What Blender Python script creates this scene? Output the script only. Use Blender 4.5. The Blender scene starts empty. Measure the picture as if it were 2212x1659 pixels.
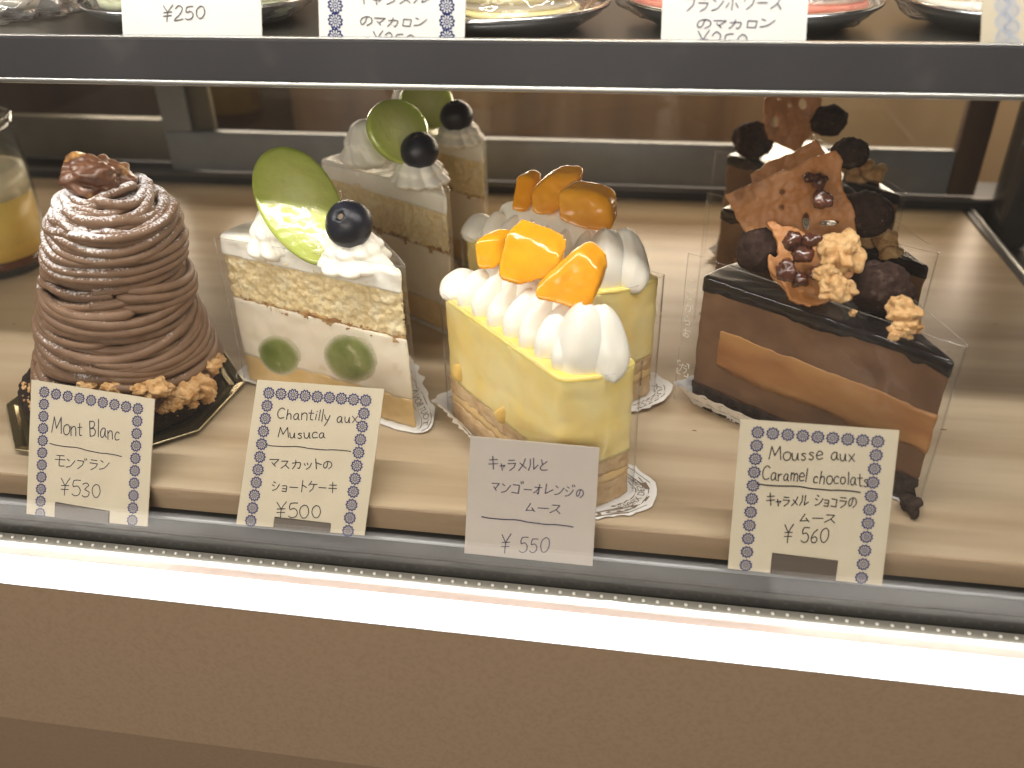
import bpy, bmesh, math, random
from mathutils import Vector, Matrix, noise
R = math.radians
PI = math.pi
SC = bpy.context.scene
COL = SC.collection
CM = 0.01                                   # everything below is written in centimetres

# ------------------------------------------------------------------ camera
F, CX, CY = 1836.0, 1106.0, 829.5           # focal length and centre of the 2212 x 1659 picture grid
CAM = Vector((0.0, 0.0, 22.0))
def axes(yaw, pitch, roll):
    y, p, r = R(yaw), R(pitch), R(roll)
    fw = Vector((-math.sin(y)*math.cos(p), math.cos(y)*math.cos(p), -math.sin(p)))
    rt = Vector((math.cos(y), math.sin(y), 0))
    up = rt.cross(fw)
    return rt*math.cos(r)+up*math.sin(r), up*math.cos(r)-rt*math.sin(r), fw
RT, UP, FW = axes(9.5, 32.0, -1.25)
cd = bpy.data.cameras.new('camera'); cam = bpy.data.objects.new('camera', cd); COL.objects.link(cam)
cam.matrix_world = Matrix(((RT.x, UP.x, -FW.x, CAM.x*CM), (RT.y, UP.y, -FW.y, CAM.y*CM), (RT.z, UP.z, -FW.z, CAM.z*CM), (0, 0, 0, 1)))
cd.sensor_width = 36; cd.lens = 36*F/2212
cd.clip_start = 0.01; cd.clip_end = 50
cd.dof.use_dof = True; cd.dof.focus_distance = 0.355; cd.dof.aperture_fstop = 7.5
SC.camera = cam

# ------------------------------------------------------------------ world, lamps, exposure
W = bpy.data.worlds.new('World'); SC.world = W; W.use_nodes = True
WN = W.node_tree.nodes; WL = W.node_tree.links; bg = WN['Background']; bg.inputs[1].default_value = 0.22
_tc = WN.new('ShaderNodeTexCoord'); _sx = WN.new('ShaderNodeSeparateXYZ'); _rp = WN.new('ShaderNodeValToRGB')      # a dim warm shop: pale ceiling, brown floor
WL.new(_tc.outputs['Generated'], _sx.inputs[0]); _mr = WN.new('ShaderNodeMapRange'); _mr.inputs[1].default_value = -1; _mr.inputs[2].default_value = 1
WL.new(_sx.outputs[2], _mr.inputs[0]); WL.new(_mr.outputs[0], _rp.inputs[0]); WL.new(_rp.outputs[0], bg.inputs[0])
_rp.color_ramp.elements[0].position = .38; _rp.color_ramp.elements[0].color = (.16,.12,.09,1)
_rp.color_ramp.elements[1].position = .62; _rp.color_ramp.elements[1].color = (1.0,.84,.66,1)
def area(name, loc, rx, rz, sx, sy, power, color, spread=180):
    l = bpy.data.lights.new(name, 'AREA'); l.shape = 'RECTANGLE'; l.size = sx*CM; l.size_y = sy*CM
    l.energy = power; l.color = color; l.spread = R(spread)
    o = bpy.data.objects.new(name, l); COL.objects.link(o)
    o.location = Vector(loc)*CM; o.rotation_euler = (R(rx), 0, R(rz)); return o
area('case_lamp', (-6, 24.0, 33.5), 8, 0, 110, 1.4, 2.75, (1.0, 0.965, 0.90))
area('ledge_fill', (-6, 21.3, 24), 0, 0, 110, .4, 2.5, (1.0, 0.965, 0.92), 8)  # added narrow beam with no real fixture, drives the ledge to pure white
area('room_lamp', (-24, -75, 44), 70, -12, 100, 50, 7.6, (1.0, 0.92, 0.80))
area('rear_fill', (-8, 75, 12), -80, 0, 90, 5, 2.4, (1.0, 0.84, 0.66))  # unseen fill added behind the rear door to lighten the back of the board
bpy.data.lights['rear_fill'].specular_factor = .25
area('rear_wall_fill', (20, 74, 50), 30, 0, 80, 20, 5.0, (1.0, 0.80, 0.56))  # added fill light, out of view, lifts the walls behind the rear glass
SC.view_settings.view_transform = 'Standard'; SC.view_settings.look = 'None'
SC.view_settings.exposure = 0.3; SC.view_settings.gamma = 1; SC.view_settings.use_curve_mapping = False
SC.cycles.max_bounces = 10; SC.cycles.transparent_max_bounces = 24
SC.cycles.caustics_reflective = False; SC.cycles.caustics_refractive = False
SC.cycles.use_denoising = True

# ------------------------------------------------------------------ picture grid -> real surfaces
def ray(x, y): return FW + RT*((x-CX)/F) - UP*((y-CY)/F)
def atz(x, y, z=0.0):
    r = ray(x, y); return CAM + r*((z-CAM.z)/r.z)
def aty(x, y, Y):
    r = ray(x, y); return CAM + r*(Y/r.y)
def onplane(x, y, p, n):
    r = ray(x, y); return CAM + r*((Vector(p)-CAM).dot(n)/r.dot(n))

# ------------------------------------------------------------------ mesh helpers (centimetres)
class MB:
    def __init__(s): s.v = []; s.f = []
    def add(s, vs, fs):
        n = len(s.v); s.v += [Vector(v) for v in vs]; s.f += [tuple(i+n for i in f) for f in fs]; return s
    def box(s, x0, x1, y0, y1, z0, z1):
        return s.add([(x0,y0,z0),(x1,y0,z0),(x1,y1,z0),(x0,y1,z0),(x0,y0,z1),(x1,y0,z1),(x1,y1,z1),(x0,y1,z1)],
                     [(3,2,1,0),(4,5,6,7),(0,1,5,4),(1,2,6,5),(2,3,7,6),(3,0,4,7)])
    def grid(s, rows, closed=False, flip=False):
        n = len(rows[0]); vs = [p for r in rows for p in r]; fs = []
        for i in range(len(rows)-1):
            for j in range(n if closed else n-1):
                k = (j+1) % n
                q = (i*n+j, i*n+k, (i+1)*n+k, (i+1)*n+j)
                fs.append(q[::-1] if flip else q)
        return s.add(vs, fs)
    def tube(s, path, r, seg=10, cap=True, flat=1.0):
        path = [Vector(p) for p in path]; rows = []
        n = len(path); nrm = None
        for i, p in enumerate(path):
            t = (path[min(i+1, n-1)]-path[max(i-1, 0)]).normalized()
            if nrm is None:
                nrm = Vector((0, 0, 1)) if abs(t.z) < .9 else Vector((1, 0, 0))
            nrm = (nrm - t*nrm.dot(t)).normalized(); b = t.cross(nrm)
            rr = r(i/(n-1)) if callable(r) else r
            rows.append([p+(nrm*math.cos(a)*flat+b*math.sin(a))*rr for a in [2*PI*k/seg for k in range(seg)]])
        base = len(s.v); s.grid(rows, closed=True)
        if cap:
            s.f.append(tuple(base+k for k in range(seg))[::-1]); s.f.append(tuple(base+(n-1)*seg+k for k in range(seg)))
        return s
    def lathe(s, prof, c=(0,0,0), seg=48, fn=None, close=True):
        rows = []
        for r, z in prof:
            rows.append([Vector((c[0]+r*(fn(a, z) if fn else 1)*math.cos(a), c[1]+r*(fn(a, z) if fn else 1)*math.sin(a), c[2]+z)) for a in [2*PI*k/seg for k in range(seg)]])
        base = len(s.v); s.grid(rows, closed=True)
        if close:
            s.f.append(tuple(base+k for k in range(seg))[::-1]); s.f.append(tuple(base+(len(prof)-1)*seg+k for k in range(seg)))
        return s
    def bm(s, b, M=None):
        b.verts.ensure_lookup_table()
        vs = [(M @ v.co) if M else v.co.copy() for v in b.verts]
        s.add(vs, [tuple(v.index for v in f.verts) for f in b.faces]); return s
    def prism(s, poly, z0, z1):
        n = len(poly)
        return s.add([(p[0],p[1],z0) for p in poly]+[(p[0],p[1],z1) for p in poly],
                     [tuple(range(n))[::-1], tuple(range(n, 2*n))]+[(i,(i+1)%n,n+(i+1)%n,n+i) for i in range(n)])
ORG = {}
def obj(name, m, mat, parent=None, smooth=True, org=None, remesh=0, fix=False):
    me = bpy.data.meshes.new(name); o = bpy.data.objects.new(name, me); COL.objects.link(o)
    if parent is not None:
        o.parent = parent; og = ORG[parent]
    else:
        og = Vector(org) if org is not None else Vector((0,0,0)); o.location = og*CM
    ORG[o] = og
    me.from_pydata([(v-og)*CM for v in m.v], [], m.f)
    if fix:
        b = bmesh.new(); b.from_mesh(me); bmesh.ops.recalc_face_normals(b, faces=b.faces); b.to_mesh(me); b.free()
    if remesh:
        md = o.modifiers.new('r', 'REMESH'); md.mode = 'VOXEL'; md.voxel_size = remesh*CM; md.use_smooth_shade = smooth
        dg = bpy.context.evaluated_depsgraph_get(); ev = o.evaluated_get(dg)
        nm = bpy.data.meshes.new_from_object(ev); o.modifiers.clear(); o.data = nm; me = nm; me.name = name
    me.materials.clear(); me.materials.append(mat)
    if smooth: me.polygons.foreach_set('use_smooth', [True]*len(me.polygons))
    me.update(); return o
def displace(o, fn):
    """fn(world cm point, normal) -> offset in cm along the normal"""
    og = ORG[o]; ns = [v.normal.copy() for v in o.data.vertices]
    for v, n in zip(o.data.vertices, ns): v.co += n*fn(v.co/CM+og, n)*CM
    o.data.update()
def tag(o, label, cat, group=None, kind=None):
    if label: o['label'] = label
    if cat: o['category'] = cat
    if group: o['group'] = group
    if kind: o['kind'] = kind
    return o
def thing(name, label, cat, org, group=None):
    o = bpy.data.objects.new(name, None); o.empty_display_size = .02; COL.objects.link(o)
    o.location = Vector(org)*CM; ORG[o] = Vector(org); return tag(o, label, cat, group)
def bevel_box(x0,x1,y0,y1,z0,z1,r,seg=2):
    b = bmesh.new(); m = MB().box(x0,x1,y0,y1,z0,z1); vs = [b.verts.new(v) for v in m.v]
    for f in m.f: b.faces.new([vs[i] for i in f])
    bmesh.ops.bevel(b, geom=b.edges[:]+b.verts[:], offset=r, segments=seg, affect='EDGES', profile=.5)
    b.verts.index_update(); q = MB().bm(b); b.free(); return q
def nz(p, s, seed=0.0): return noise.noise(Vector(p)*s+Vector((seed*7.3, seed*3.1, seed*1.7)))
def fbm(p, s, seed=0.0, o=4): return noise.fractal(Vector(p)*s+Vector((seed*7.3, seed*3.1, seed*1.7)), 1.0, 2.0, o)

# ------------------------------------------------------------------ materials
def pm(name, c1, c2=None, scale=100, detail=4, lo=.35, hi=.65, rough=.5, bump=0, bscale=None, bdist=.001, spec=.5, sss=0, srad=(1,.6,.3), sscale=.003,
       coat=0, trans=0, ior=1.45, stretch=(1,1,1), metal=0, c3=None, scale3=30, lo3=.55, hi3=.7, rough2=None):
    m = bpy.data.materials.new(name); m.use_nodes = True; t = m.node_tree; N = t.nodes; L = t.links
    p = N['Principled BSDF']
    p.inputs['Base Color'].default_value = (*c1, 1); p.inputs['Roughness'].default_value = rough
    p.inputs['Specular IOR Level'].default_value = spec; p.inputs['Metallic'].default_value = metal
    p.inputs['IOR'].default_value = ior
    p.inputs['Coat Weight'].default_value = coat; p.inputs['Coat Roughness'].default_value = .06
    p.inputs['Transmission Weight'].default_value = trans
    if sss:
        p.inputs['Subsurface Weight'].default_value = sss; p.inputs['Subsurface Radius'].default_value = srad; p.inputs['Subsurface Scale'].default_value = sscale
    tc = N.new('ShaderNodeTexCoord'); mp = N.new('ShaderNodeMapping'); L.new(tc.outputs['Object'], mp.inputs[0]); mp.inputs['Scale'].default_value = stretch
    def nzn(sc, det=detail):
        n = N.new('ShaderNodeTexNoise'); n.inputs['Scale'].default_value = sc; n.inputs['Detail'].default_value = det; L.new(mp.outputs[0], n.inputs['Vector']); return n
    def rmp(src, a, b):
        r = N.new('ShaderNodeMapRange'); r.inputs[1].default_value = a; r.inputs[2].default_value = b; L.new(src, r.inputs[0]); return r.outputs[0]
    out = None
    if c2 is not None:
        mx = N.new('ShaderNodeMix'); mx.data_type = 'RGBA'; L.new(rmp(nzn(scale).outputs[0], lo, hi), mx.inputs[0])
        mx.inputs[6].default_value = (*c1, 1); mx.inputs[7].default_value = (*c2, 1); out = mx.outputs[2]
    if c3 is not None:
        mx = N.new('ShaderNodeMix'); mx.data_type = 'RGBA'; L.new(rmp(nzn(scale3).outputs[0], lo3, hi3), mx.inputs[0])
        if out: L.new(out, mx.inputs[6])
        else: mx.inputs[6].default_value = (*c1, 1)
        mx.inputs[7].default_value = (*c3, 1); out = mx.outputs[2]
    if out: L.new(out, p.inputs['Base Color'])
    if rough2 is not None: 
        r = N.new('ShaderNodeMapRange'); r.inputs[1].default_value = .3; r.inputs[2].default_value = .7; r.inputs[3].default_value = rough; r.inputs[4].default_value = rough2
        L.new(nzn(scale).outputs[0], r.inputs[0]); L.new(r.outputs[0], p.inputs['Roughness'])
    if bump:
        b = N.new('ShaderNodeBump'); b.inputs['Strength'].default_value = bump; b.inputs['Distance'].default_value = bdist
        L.new(nzn(bscale or scale, 6).outputs[0], b.inputs['Height']); L.new(b.outputs[0], p.inputs['Normal'])
    m['_'] = 1
    return m
def clear(name, tint=(1,1,1), ior=1.45, gain=1.0, rough=.02, add=0.0, bump=0, bscale=150, haze=0.0, hcol=(.9,.9,.9), bdist=.001, smudge=0.0):
    m = bpy.data.materials.new(name); m.use_nodes = True; t = m.node_tree; N = t.nodes; L = t.links
    N.remove(N['Principled BSDF']); o = N['Material Output']
    tr = N.new('ShaderNodeBsdfTransparent'); tr.inputs[0].default_value = (*tint, 1)
    gl = N.new('ShaderNodeBsdfGlossy'); gl.inputs['Roughness'].default_value = rough
    fr = N.new('ShaderNodeLayerWeight'); fr.inputs['Blend'].default_value = .5; f0 = ((ior-1)/(ior+1))**2       # Schlick reflectance, the same from both sides
    pw = N.new('ShaderNodeMath'); pw.operation = 'POWER'; pw.inputs[1].default_value = 5; L.new(fr.outputs['Facing'], pw.inputs[0])
    ma = N.new('ShaderNodeMath'); ma.operation = 'MULTIPLY_ADD'; ma.inputs[1].default_value = (1-f0)*gain; ma.inputs[2].default_value = f0*gain+add; ma.use_clamp = True
    L.new(pw.outputs[0], ma.inputs[0])
    first = tr.outputs[0]
    if haze:
        df = N.new('ShaderNodeBsdfDiffuse'); df.inputs[0].default_value = (*hcol, 1)
        mh = N.new('ShaderNodeMixShader'); mh.inputs[0].default_value = haze
        if smudge:
            tq = N.new('ShaderNodeTexCoord'); mq = N.new('ShaderNodeMapping'); mq.inputs['Scale'].default_value = (1,1,.35); mq.inputs['Rotation'].default_value = (0,.5,0); nq = N.new('ShaderNodeTexNoise'); nq.inputs['Scale'].default_value = 22; nq.inputs['Detail'].default_value = 6
            rq = N.new('ShaderNodeMapRange'); rq.inputs[1].default_value = .45; rq.inputs[2].default_value = .75; rq.inputs[3].default_value = haze; rq.inputs[4].default_value = haze+smudge
            L.new(tq.outputs['Object'], mq.inputs[0]); L.new(mq.outputs[0], nq.inputs['Vector']); L.new(nq.outputs[0], rq.inputs[0]); L.new(rq.outputs[0], mh.inputs[0])
        L.new(tr.outputs[0], mh.inputs[1]); L.new(df.outputs[0], mh.inputs[2]); first = mh.outputs[0]
    mx = N.new('ShaderNodeMixShader'); L.new(ma.outputs[0], mx.inputs[0]); L.new(first, mx.inputs[1]); L.new(gl.outputs[0], mx.inputs[2]); L.new(mx.outputs[0], o.inputs[0])
    if bump:
        tc = N.new('ShaderNodeTexCoord'); n = N.new('ShaderNodeTexNoise'); n.inputs['Scale'].default_value = bscale; n.inputs['Detail'].default_value = 2
        b = N.new('ShaderNodeBump'); b.inputs['Strength'].default_value = bump; b.inputs['Distance'].default_value = bdist
        L.new(tc.outputs['Object'], n.inputs['Vector']); L.new(n.outputs[0], b.inputs['Height']); L.new(b.outputs[0], gl.inputs['Normal']); L.new(b.outputs[0], fr.inputs['Normal'])
    return m

M = {}
M['wood'] = pm('pale_pine', (.50,.395,.27), (.34,.25,.155), scale=18, detail=5, lo=.38, hi=.66, stretch=(.22,2.6,1), rough=.36, bump=.08, bscale=40, spec=.45, c3=(.57,.465,.33), scale3=7, lo3=.5, hi3=.66)
M['knot'] = pm('knot_brown', (.16,.09,.045), rough=.5)
M['board_edge'] = pm('board_edge_wood', (.40,.29,.18), (.30,.21,.125), scale=20, stretch=(.2,1,4), rough=.5)
M['lip'] = pm('black_shelf_plastic', (.036,.035,.038), (.052,.049,.050), scale=60, lo=.6, hi=.75, rough=.28, spec=.5)
M['shelf'] = pm('dark_shelf_glass', (.035,.033,.028), rough=.3, spec=.4)
M['alu'] = pm('aluminium', (.55,.55,.53), rough=.34, metal=1, bump=.05, bscale=300)
M['alu_dark'] = pm('dark_aluminium', (.20,.205,.21), rough=.42, metal=.6, bump=.05, bscale=200)
M['frame'] = pm('grey_door_frame', (.22,.24,.255), (.19,.205,.22), scale=40, rough=.45, metal=.3)
M['rail_dark'] = pm('dark_track_metal', (.115,.11,.10), (.085,.08,.075), scale=25, rough=.38, metal=.4)
M['rail_beige'] = pm('beige_track_metal', (.125,.115,.09), (.10,.09,.07), scale=30, rough=.45, metal=.2)
M['black'] = pm('black_rubber', (.012,.012,.012), rough=.5)
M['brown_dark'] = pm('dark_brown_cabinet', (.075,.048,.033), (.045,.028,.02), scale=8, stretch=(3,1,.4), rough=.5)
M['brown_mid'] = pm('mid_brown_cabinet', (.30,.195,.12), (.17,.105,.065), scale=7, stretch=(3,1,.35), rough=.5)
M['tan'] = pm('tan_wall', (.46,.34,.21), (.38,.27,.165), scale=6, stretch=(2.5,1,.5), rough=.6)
M['side'] = pm('dark_side_panel', (.045,.042,.038), (.03,.028,.026), scale=12, rough=.22, spec=.6)
M['steel_floor'] = pm('dark_steel_floor', (.05,.048,.044), (.035,.033,.03), scale=20, rough=.4, metal=.3)
M['ledge'] = pm('white_ledge', (.86,.84,.82), rough=.28, bump=.03, bscale=400)
M['step'] = pm('beige_plastic_step', (.20,.155,.13), rough=.45)
M['clear_strip'] = pm('cloudy_strip', (.36,.345,.30), rough=.16, spec=.8, coat=.5)
M['bead'] = pm('clear_bead', (.85,.84,.80), rough=.05, spec=1.0, coat=1)
M['olive'] = pm('olive_channel', (.48,.45,.36), (.43,.40,.32), scale=30, rough=.35)
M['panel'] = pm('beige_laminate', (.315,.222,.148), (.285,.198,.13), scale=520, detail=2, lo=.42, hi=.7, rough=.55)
M['card'] = pm('cream_card', (.53,.47,.355), (.50,.44,.33), scale=60, rough=.75, spec=.25)
M['card_plain'] = pm('greyish_white_card', (.54,.485,.435), (.525,.47,.42), scale=60, rough=.75, spec=.25)
M['card_white'] = pm('white_card', (.70,.70,.675), (.675,.675,.645), scale=60, rough=.75, spec=.25)
M['ink'] = pm('black_ink', (.018,.017,.025), rough=.5)
M['ink_grey'] = pm('pencil_ink', (.07,.065,.08), rough=.5)
M['ink_blue'] = pm('violet_ink', (.045,.04,.10), rough=.5)
M['navy'] = pm('navy_print', (.012,.025,.13), rough=.6, spec=.2)
M['navy_pale'] = pm('faded_blue_print', (.42,.45,.52), rough=.55)
M['brown_print'] = pm('brown_print', (.20,.15,.10), rough=.6)
M['holder'] = pm('dark_holder_wood', (.085,.065,.048), (.06,.045,.033), scale=50, stretch=(.3,1,3), rough=.45)
M['paper'] = pm('white_greaseproof_paper', (.80,.79,.77), (.76,.745,.72), scale=50, rough=.6, spec=.3)
M['cream'] = pm('whipped_cream', (.90,.865,.76), (.92,.89,.80), scale=120, rough=.42, bump=.10, bscale=350, bdist=.0008, sss=.12, sscale=.003)
M['filling'] = pm('cream_filling', (.84,.75,.59), (.88,.81,.67), scale=70, rough=.35, bump=.08, bscale=160, sss=.25, coat=.2, c3=(.74,.58,.38), scale3=85, lo3=.62, hi3=.75)
M['sponge'] = pm('pale_sponge', (.88,.74,.45), (.74,.56,.27), scale=480, detail=6, lo=.38, hi=.70, rough=.85, bump=.75, bscale=480, bdist=.0016, spec=.15, c3=(.86,.75,.50), scale3=120, lo3=.5, hi3=.66)
M['crust'] = pm('brown_sponge_crust', (.30,.15,.065), (.52,.33,.14), scale=260, detail=5, lo=.4, hi=.62, rough=.85, bump=.5, bscale=420, spec=.15)
M['sponge_wet'] = pm('moist_sponge_base', (.78,.58,.30), (.70,.48,.20), scale=90, detail=5, rough=.5, bump=.25, bscale=300, spec=.3)
M['film'] = clear('clear_cake_film', gain=.7, rough=.08, add=.002, bump=.5, bscale=38, bdist=.004, haze=.008)
M['film_edge'] = clear('film_edge', gain=1.0, rough=.1, add=.10, haze=.18, hcol=(.9,.86,.78))
M['glass_front'] = clear('front_glass', gain=1.25, rough=.0, add=.006, haze=.005, smudge=.012)
M['glass_back'] = clear('back_glass', tint=(.9,.9,.88), gain=1.0, rough=.02)
M['cup'] = clear('cup_glass', tint=(.975,.98,.97), gain=1.3, rough=.01, add=.01)
M['blueberry'] = pm('blueberry_skin', (.004,.005,.011), (.013,.015,.027), scale=130, detail=5, lo=.45, hi=.75, rough=.3, rough2=.5, bump=.06, bscale=300, spec=.45)
M['calyx'] = pm('blueberry_calyx', (.16,.12,.08), rough=.7)
M['mango'] = pm('mango_flesh', (.82,.38,.016), (.76,.31,.010), scale=70, detail=3, rough=.17, bump=.10, bscale=110, sss=.15, sscale=.004, srad=(1,.45,.1), coat=.3, spec=.5)
M['mango_bit'] = pm('mango_bit_in_mousse', (.74,.46,.10), (.80,.56,.18), scale=120, rough=.4, sss=.2)
M['mango_mousse'] = pm('pale_yellow_mousse', (.90,.70,.24), (.90,.77,.38), scale=45, detail=4, rough=.45, bump=.12, bscale=170, sss=.3, sscale=.004, c3=(.78,.58,.18), scale3=60, lo3=.62, hi3=.78)
M['mango_top'] = pm('yellow_glaze_top', (.90,.68,.16), (.88,.72,.26), scale=60, rough=.32, sss=.25, coat=.25)
M['mango_base'] = pm('beige_sponge_base', (.66,.48,.28), (.56,.38,.20), scale=200, detail=5, rough=.8, bump=.5, bscale=420, bdist=.0012, spec=.2, c3=(.50,.32,.16), scale3=70, lo3=.55, hi3=.7)
M['choc_mousse'] = pm('milk_chocolate_mousse', (.160,.086,.045), (.108,.056,.029), scale=55, detail=4, rough=.55, bump=.15, bscale=260, spec=.3)
M['caramel_cream'] = pm('caramel_cream_layer', (.36,.19,.07), (.24,.10,.036), scale=40, detail=4, rough=.42, bump=.1, bscale=150, spec=.35, stretch=(.5,.5,1.6))
M['choc_base'] = pm('dark_chocolate_sponge', (.022,.014,.011), (.045,.03,.022), scale=300, detail=5, rough=.85, bump=.7, bscale=420, bdist=.0014, spec=.2)
M['glaze'] = pm('black_chocolate_glaze', (.010,.007,.007), rough=.2, spec=.4, coat=.15, bump=.04, bscale=120)
M['truffle'] = pm('cocoa_dusted_truffle', (.046,.026,.020), (.026,.015,.012), scale=350, detail=5, rough=.9, bump=.6, bscale=420, bdist=.001, spec=.15, c3=(.085,.055,.042), scale3=200, lo3=.58, hi3=.7)
M['crumb'] = pm('golden_crumble', (.46,.26,.105), (.60,.40,.20), scale=300, detail=5, rough=.85, bump=.6, bscale=480, bdist=.0015, spec=.2, c3=(.40,.20,.07), scale3=160, lo3=.55, hi3=.7)
M['tuile'] = pm('caramel_tuile', (.38,.155,.045), (.45,.21,.075), scale=40, detail=3, rough=.5, bump=.15, bscale=130, bdist=.0008, sss=.15, sscale=.003, coat=0, c3=(.15,.052,.018), scale3=40, lo3=.58, hi3=.75)
M['pecan'] = pm('glazed_dark_nut', (.055,.018,.011), (.10,.035,.02), scale=200, rough=.2, coat=.6, bump=.4, bscale=250)
M['tart'] = pm('dark_chocolate_tart', (.016,.011,.009), (.032,.021,.016), scale=400, detail=5, rough=.8, bump=.6, bscale=420, bdist=.0014, spec=.25)
M['chestnut'] = pm('candied_chestnut', (.15,.065,.032), (.085,.034,.017), scale=130, detail=5, rough=.38, bump=.35, bscale=160, bdist=.0015, coat=.2, c3=(.42,.22,.065), scale3=75, lo3=.58, hi3=.68)
M['gold'] = pm('gold_card_tray', (.30,.24,.13), (.24,.19,.10), scale=30, rough=.24, metal=.85)
M['gold_edge'] = pm('gold_tray_edge', (.62,.53,.34), rough=.3, metal=.7)
M['pudding'] = pm('orange_yellow_mousse', (.93,.66,.16), (.90,.60,.12), scale=60, rough=.35, sss=.25, sscale=.004)
M['pudding_cream'] = pm('pale_cream_layer', (.82,.75,.56), (.78,.70,.50), scale=60, rough=.35, sss=.2)
M['caramel'] = pm('dark_caramel', (.10,.025,.008), rough=.1, coat=.6)
M['plate'] = pm('silver_dish', (.62,.63,.65), rough=.2, metal=1)
M['mac_green'] = pm('pale_green_macaron', (.52,.54,.36), (.46,.48,.31), scale=150, rough=.6, bump=.2, bscale=400)
M['mac_yellow'] = pm('pale_yellow_macaron', (.80,.66,.26), (.86,.76,.42), scale=120, rough=.55, bump=.2, bscale=400)
M['mac_pink'] = pm('coral_pink_macaron', (.72,.25,.17), (.64,.20,.13), scale=150, rough=.6, bump=.2, bscale=400)
M['mac_cream'] = pm('macaron_filling', (.85,.78,.66), rough=.5)
M['wrap'] = clear('cellophane', gain=2.2, rough=.04, add=.02, bump=.9, bscale=90, haze=.06, bdist=.004)

def strand_mat():
    m = pm('chestnut_cream_noodles', (.205,.122,.074), (.165,.095,.056), scale=150, rough=.5, bump=.12, bscale=380, spec=.4, sss=.12)
    t = m.node_tree; N = t.nodes; L = t.links; p = N['Principled BSDF']
    src = p.inputs['Base Color'].links[0].from_socket
    g = N.new('ShaderNodeNewGeometry'); sp = N.new('ShaderNodeSeparateXYZ'); L.new(g.outputs['Normal'], sp.inputs[0])
    tc = N.new('ShaderNodeTexCoord'); so = N.new('ShaderNodeSeparateXYZ'); L.new(tc.outputs['Object'], so.inputs[0])
    def mr(s, a, b, c, d):
        r = N.new('ShaderNodeMapRange'); r.inputs[1].default_value = a; r.inputs[2].default_value = b; r.inputs[3].default_value = c; r.inputs[4].default_value = d; L.new(s, r.inputs[0]); return r.outputs[0]
    def mth(op, a, b):
        n = N.new('ShaderNodeMath'); n.operation = op
        for i, x in enumerate((a, b)):
            if isinstance(x, (int, float)): n.inputs[i].default_value = x
            else: L.new(x, n.inputs[i])
        n.use_clamp = False; return n.outputs[0]
    n1 = N.new('ShaderNodeTexNoise'); n1.inputs['Scale'].default_value = 900; n1.inputs['Detail'].default_value = 4; L.new(tc.outputs['Object'], n1.inputs['Vector'])
    n2 = N.new('ShaderNodeTexNoise'); n2.inputs['Scale'].default_value = 45; n2.inputs['Detail'].default_value = 3; L.new(tc.outputs['Object'], n2.inputs['Vector'])
    nup = mr(sp.outputs[2], .15, .95, 0, .55)
    h = mr(so.outputs[2], .055, .100, -.18, .40)
    h2 = mr(so.outputs[0], -.03, .03, .14, -.06)
    f = mth('ADD', mth('ADD', nup, h), h2)
    f = mth('ADD', f, mr(n2.outputs[0], .3, .7, -.55, .30))
    f = mth('ADD', f, mr(n1.outputs[0], .3, .7, -.35, .35))
    f = mth('MULTIPLY', f, mr(sp.outputs[2], 0, .35, 0, 1))
    f = mr(f, .48, .9, 0, .93)
    mx = N.new('ShaderNodeMix'); mx.data_type = 'RGBA'; L.new(f, mx.inputs[0]); L.new(src, mx.inputs[6]); mx.inputs[7].default_value = (.84,.81,.82,1)
    L.new(mx.outputs[2], p.inputs['Base Color'])
    return m
M['strand'] = strand_mat()

def grape_mat():
    """cut muscat grape: flesh towards the middle of the cut, greener skin at the rim and on the round side (local frame: x long axis, y short, z cut normal)"""
    m = pm('cut_muscat_grape', (.56,.60,.18), (.48,.54,.12), scale=60, rough=.08, bump=.7, bscale=42, bdist=.005, sss=.5, sscale=.008, srad=(.7,1,.25), coat=.9, spec=.6)
    t = m.node_tree; N = t.nodes; L = t.links; p = N['Principled BSDF']; src = p.inputs['Base Color'].links[0].from_socket
    at = N.new('ShaderNodeAttribute'); at.attribute_name = 'rim'
    r = N.new('ShaderNodeValToRGB'); e = r.color_ramp.elements
    e[0].position = 0; e[0].color = (.80,.82,.42,1); e[1].position = 1; e[1].color = (.30,.39,.05,1)
    x = e.new(.35); x.color = (.58,.62,.19,1); x = e.new(.85); x.color = (.36,.43,.07,1)
    L.new(at.outputs['Fac'], r.inputs[0])
    mx = N.new('ShaderNodeMix'); mx.data_type = 'RGBA'; mx.inputs[0].default_value = .3; L.new(r.outputs[0], mx.inputs[6]); L.new(src, mx.inputs[7]); L.new(mx.outputs[2], p.inputs['Base Color'])
    return m
M['grape'] = grape_mat()
M['grape_in'] = pm('grape_slice_in_cream', (.13,.17,.035), (.24,.28,.085), scale=90, detail=5, rough=.3, coat=.4, bump=.1, bscale=120, c3=(.60,.57,.40), scale3=70, lo3=.60, hi3=.72)

def fade_rim():
    """the cut grape in the cream pales towards its skin, where cream clings to it"""
    m = M['grape_in']; t = m.node_tree; N = t.nodes; L = t.links; p = N['Principled BSDF']; src = p.inputs['Base Color'].links[0].from_socket
    at = N.new('ShaderNodeAttribute'); at.attribute_name = 'rim'; nn = N.new('ShaderNodeTexNoise'); nn.inputs['Scale'].default_value = 160; nn.inputs['Detail'].default_value = 5
    ad = N.new('ShaderNodeMath'); ad.operation = 'ADD'; L.new(at.outputs['Fac'], ad.inputs[0]); L.new(nn.outputs[0], ad.inputs[1])
    r = N.new('ShaderNodeMapRange'); r.inputs[1].default_value = 1.30; r.inputs[2].default_value = 1.52; L.new(ad.outputs[0], r.inputs[0])
    mx = N.new('ShaderNodeMix'); mx.data_type = 'RGBA'; L.new(r.outputs[0], mx.inputs[0]); L.new(src, mx.inputs[6]); mx.inputs[7].default_value = (.74,.68,.52,1); L.new(mx.outputs[2], p.inputs['Base Color'])
fade_rim()

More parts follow.
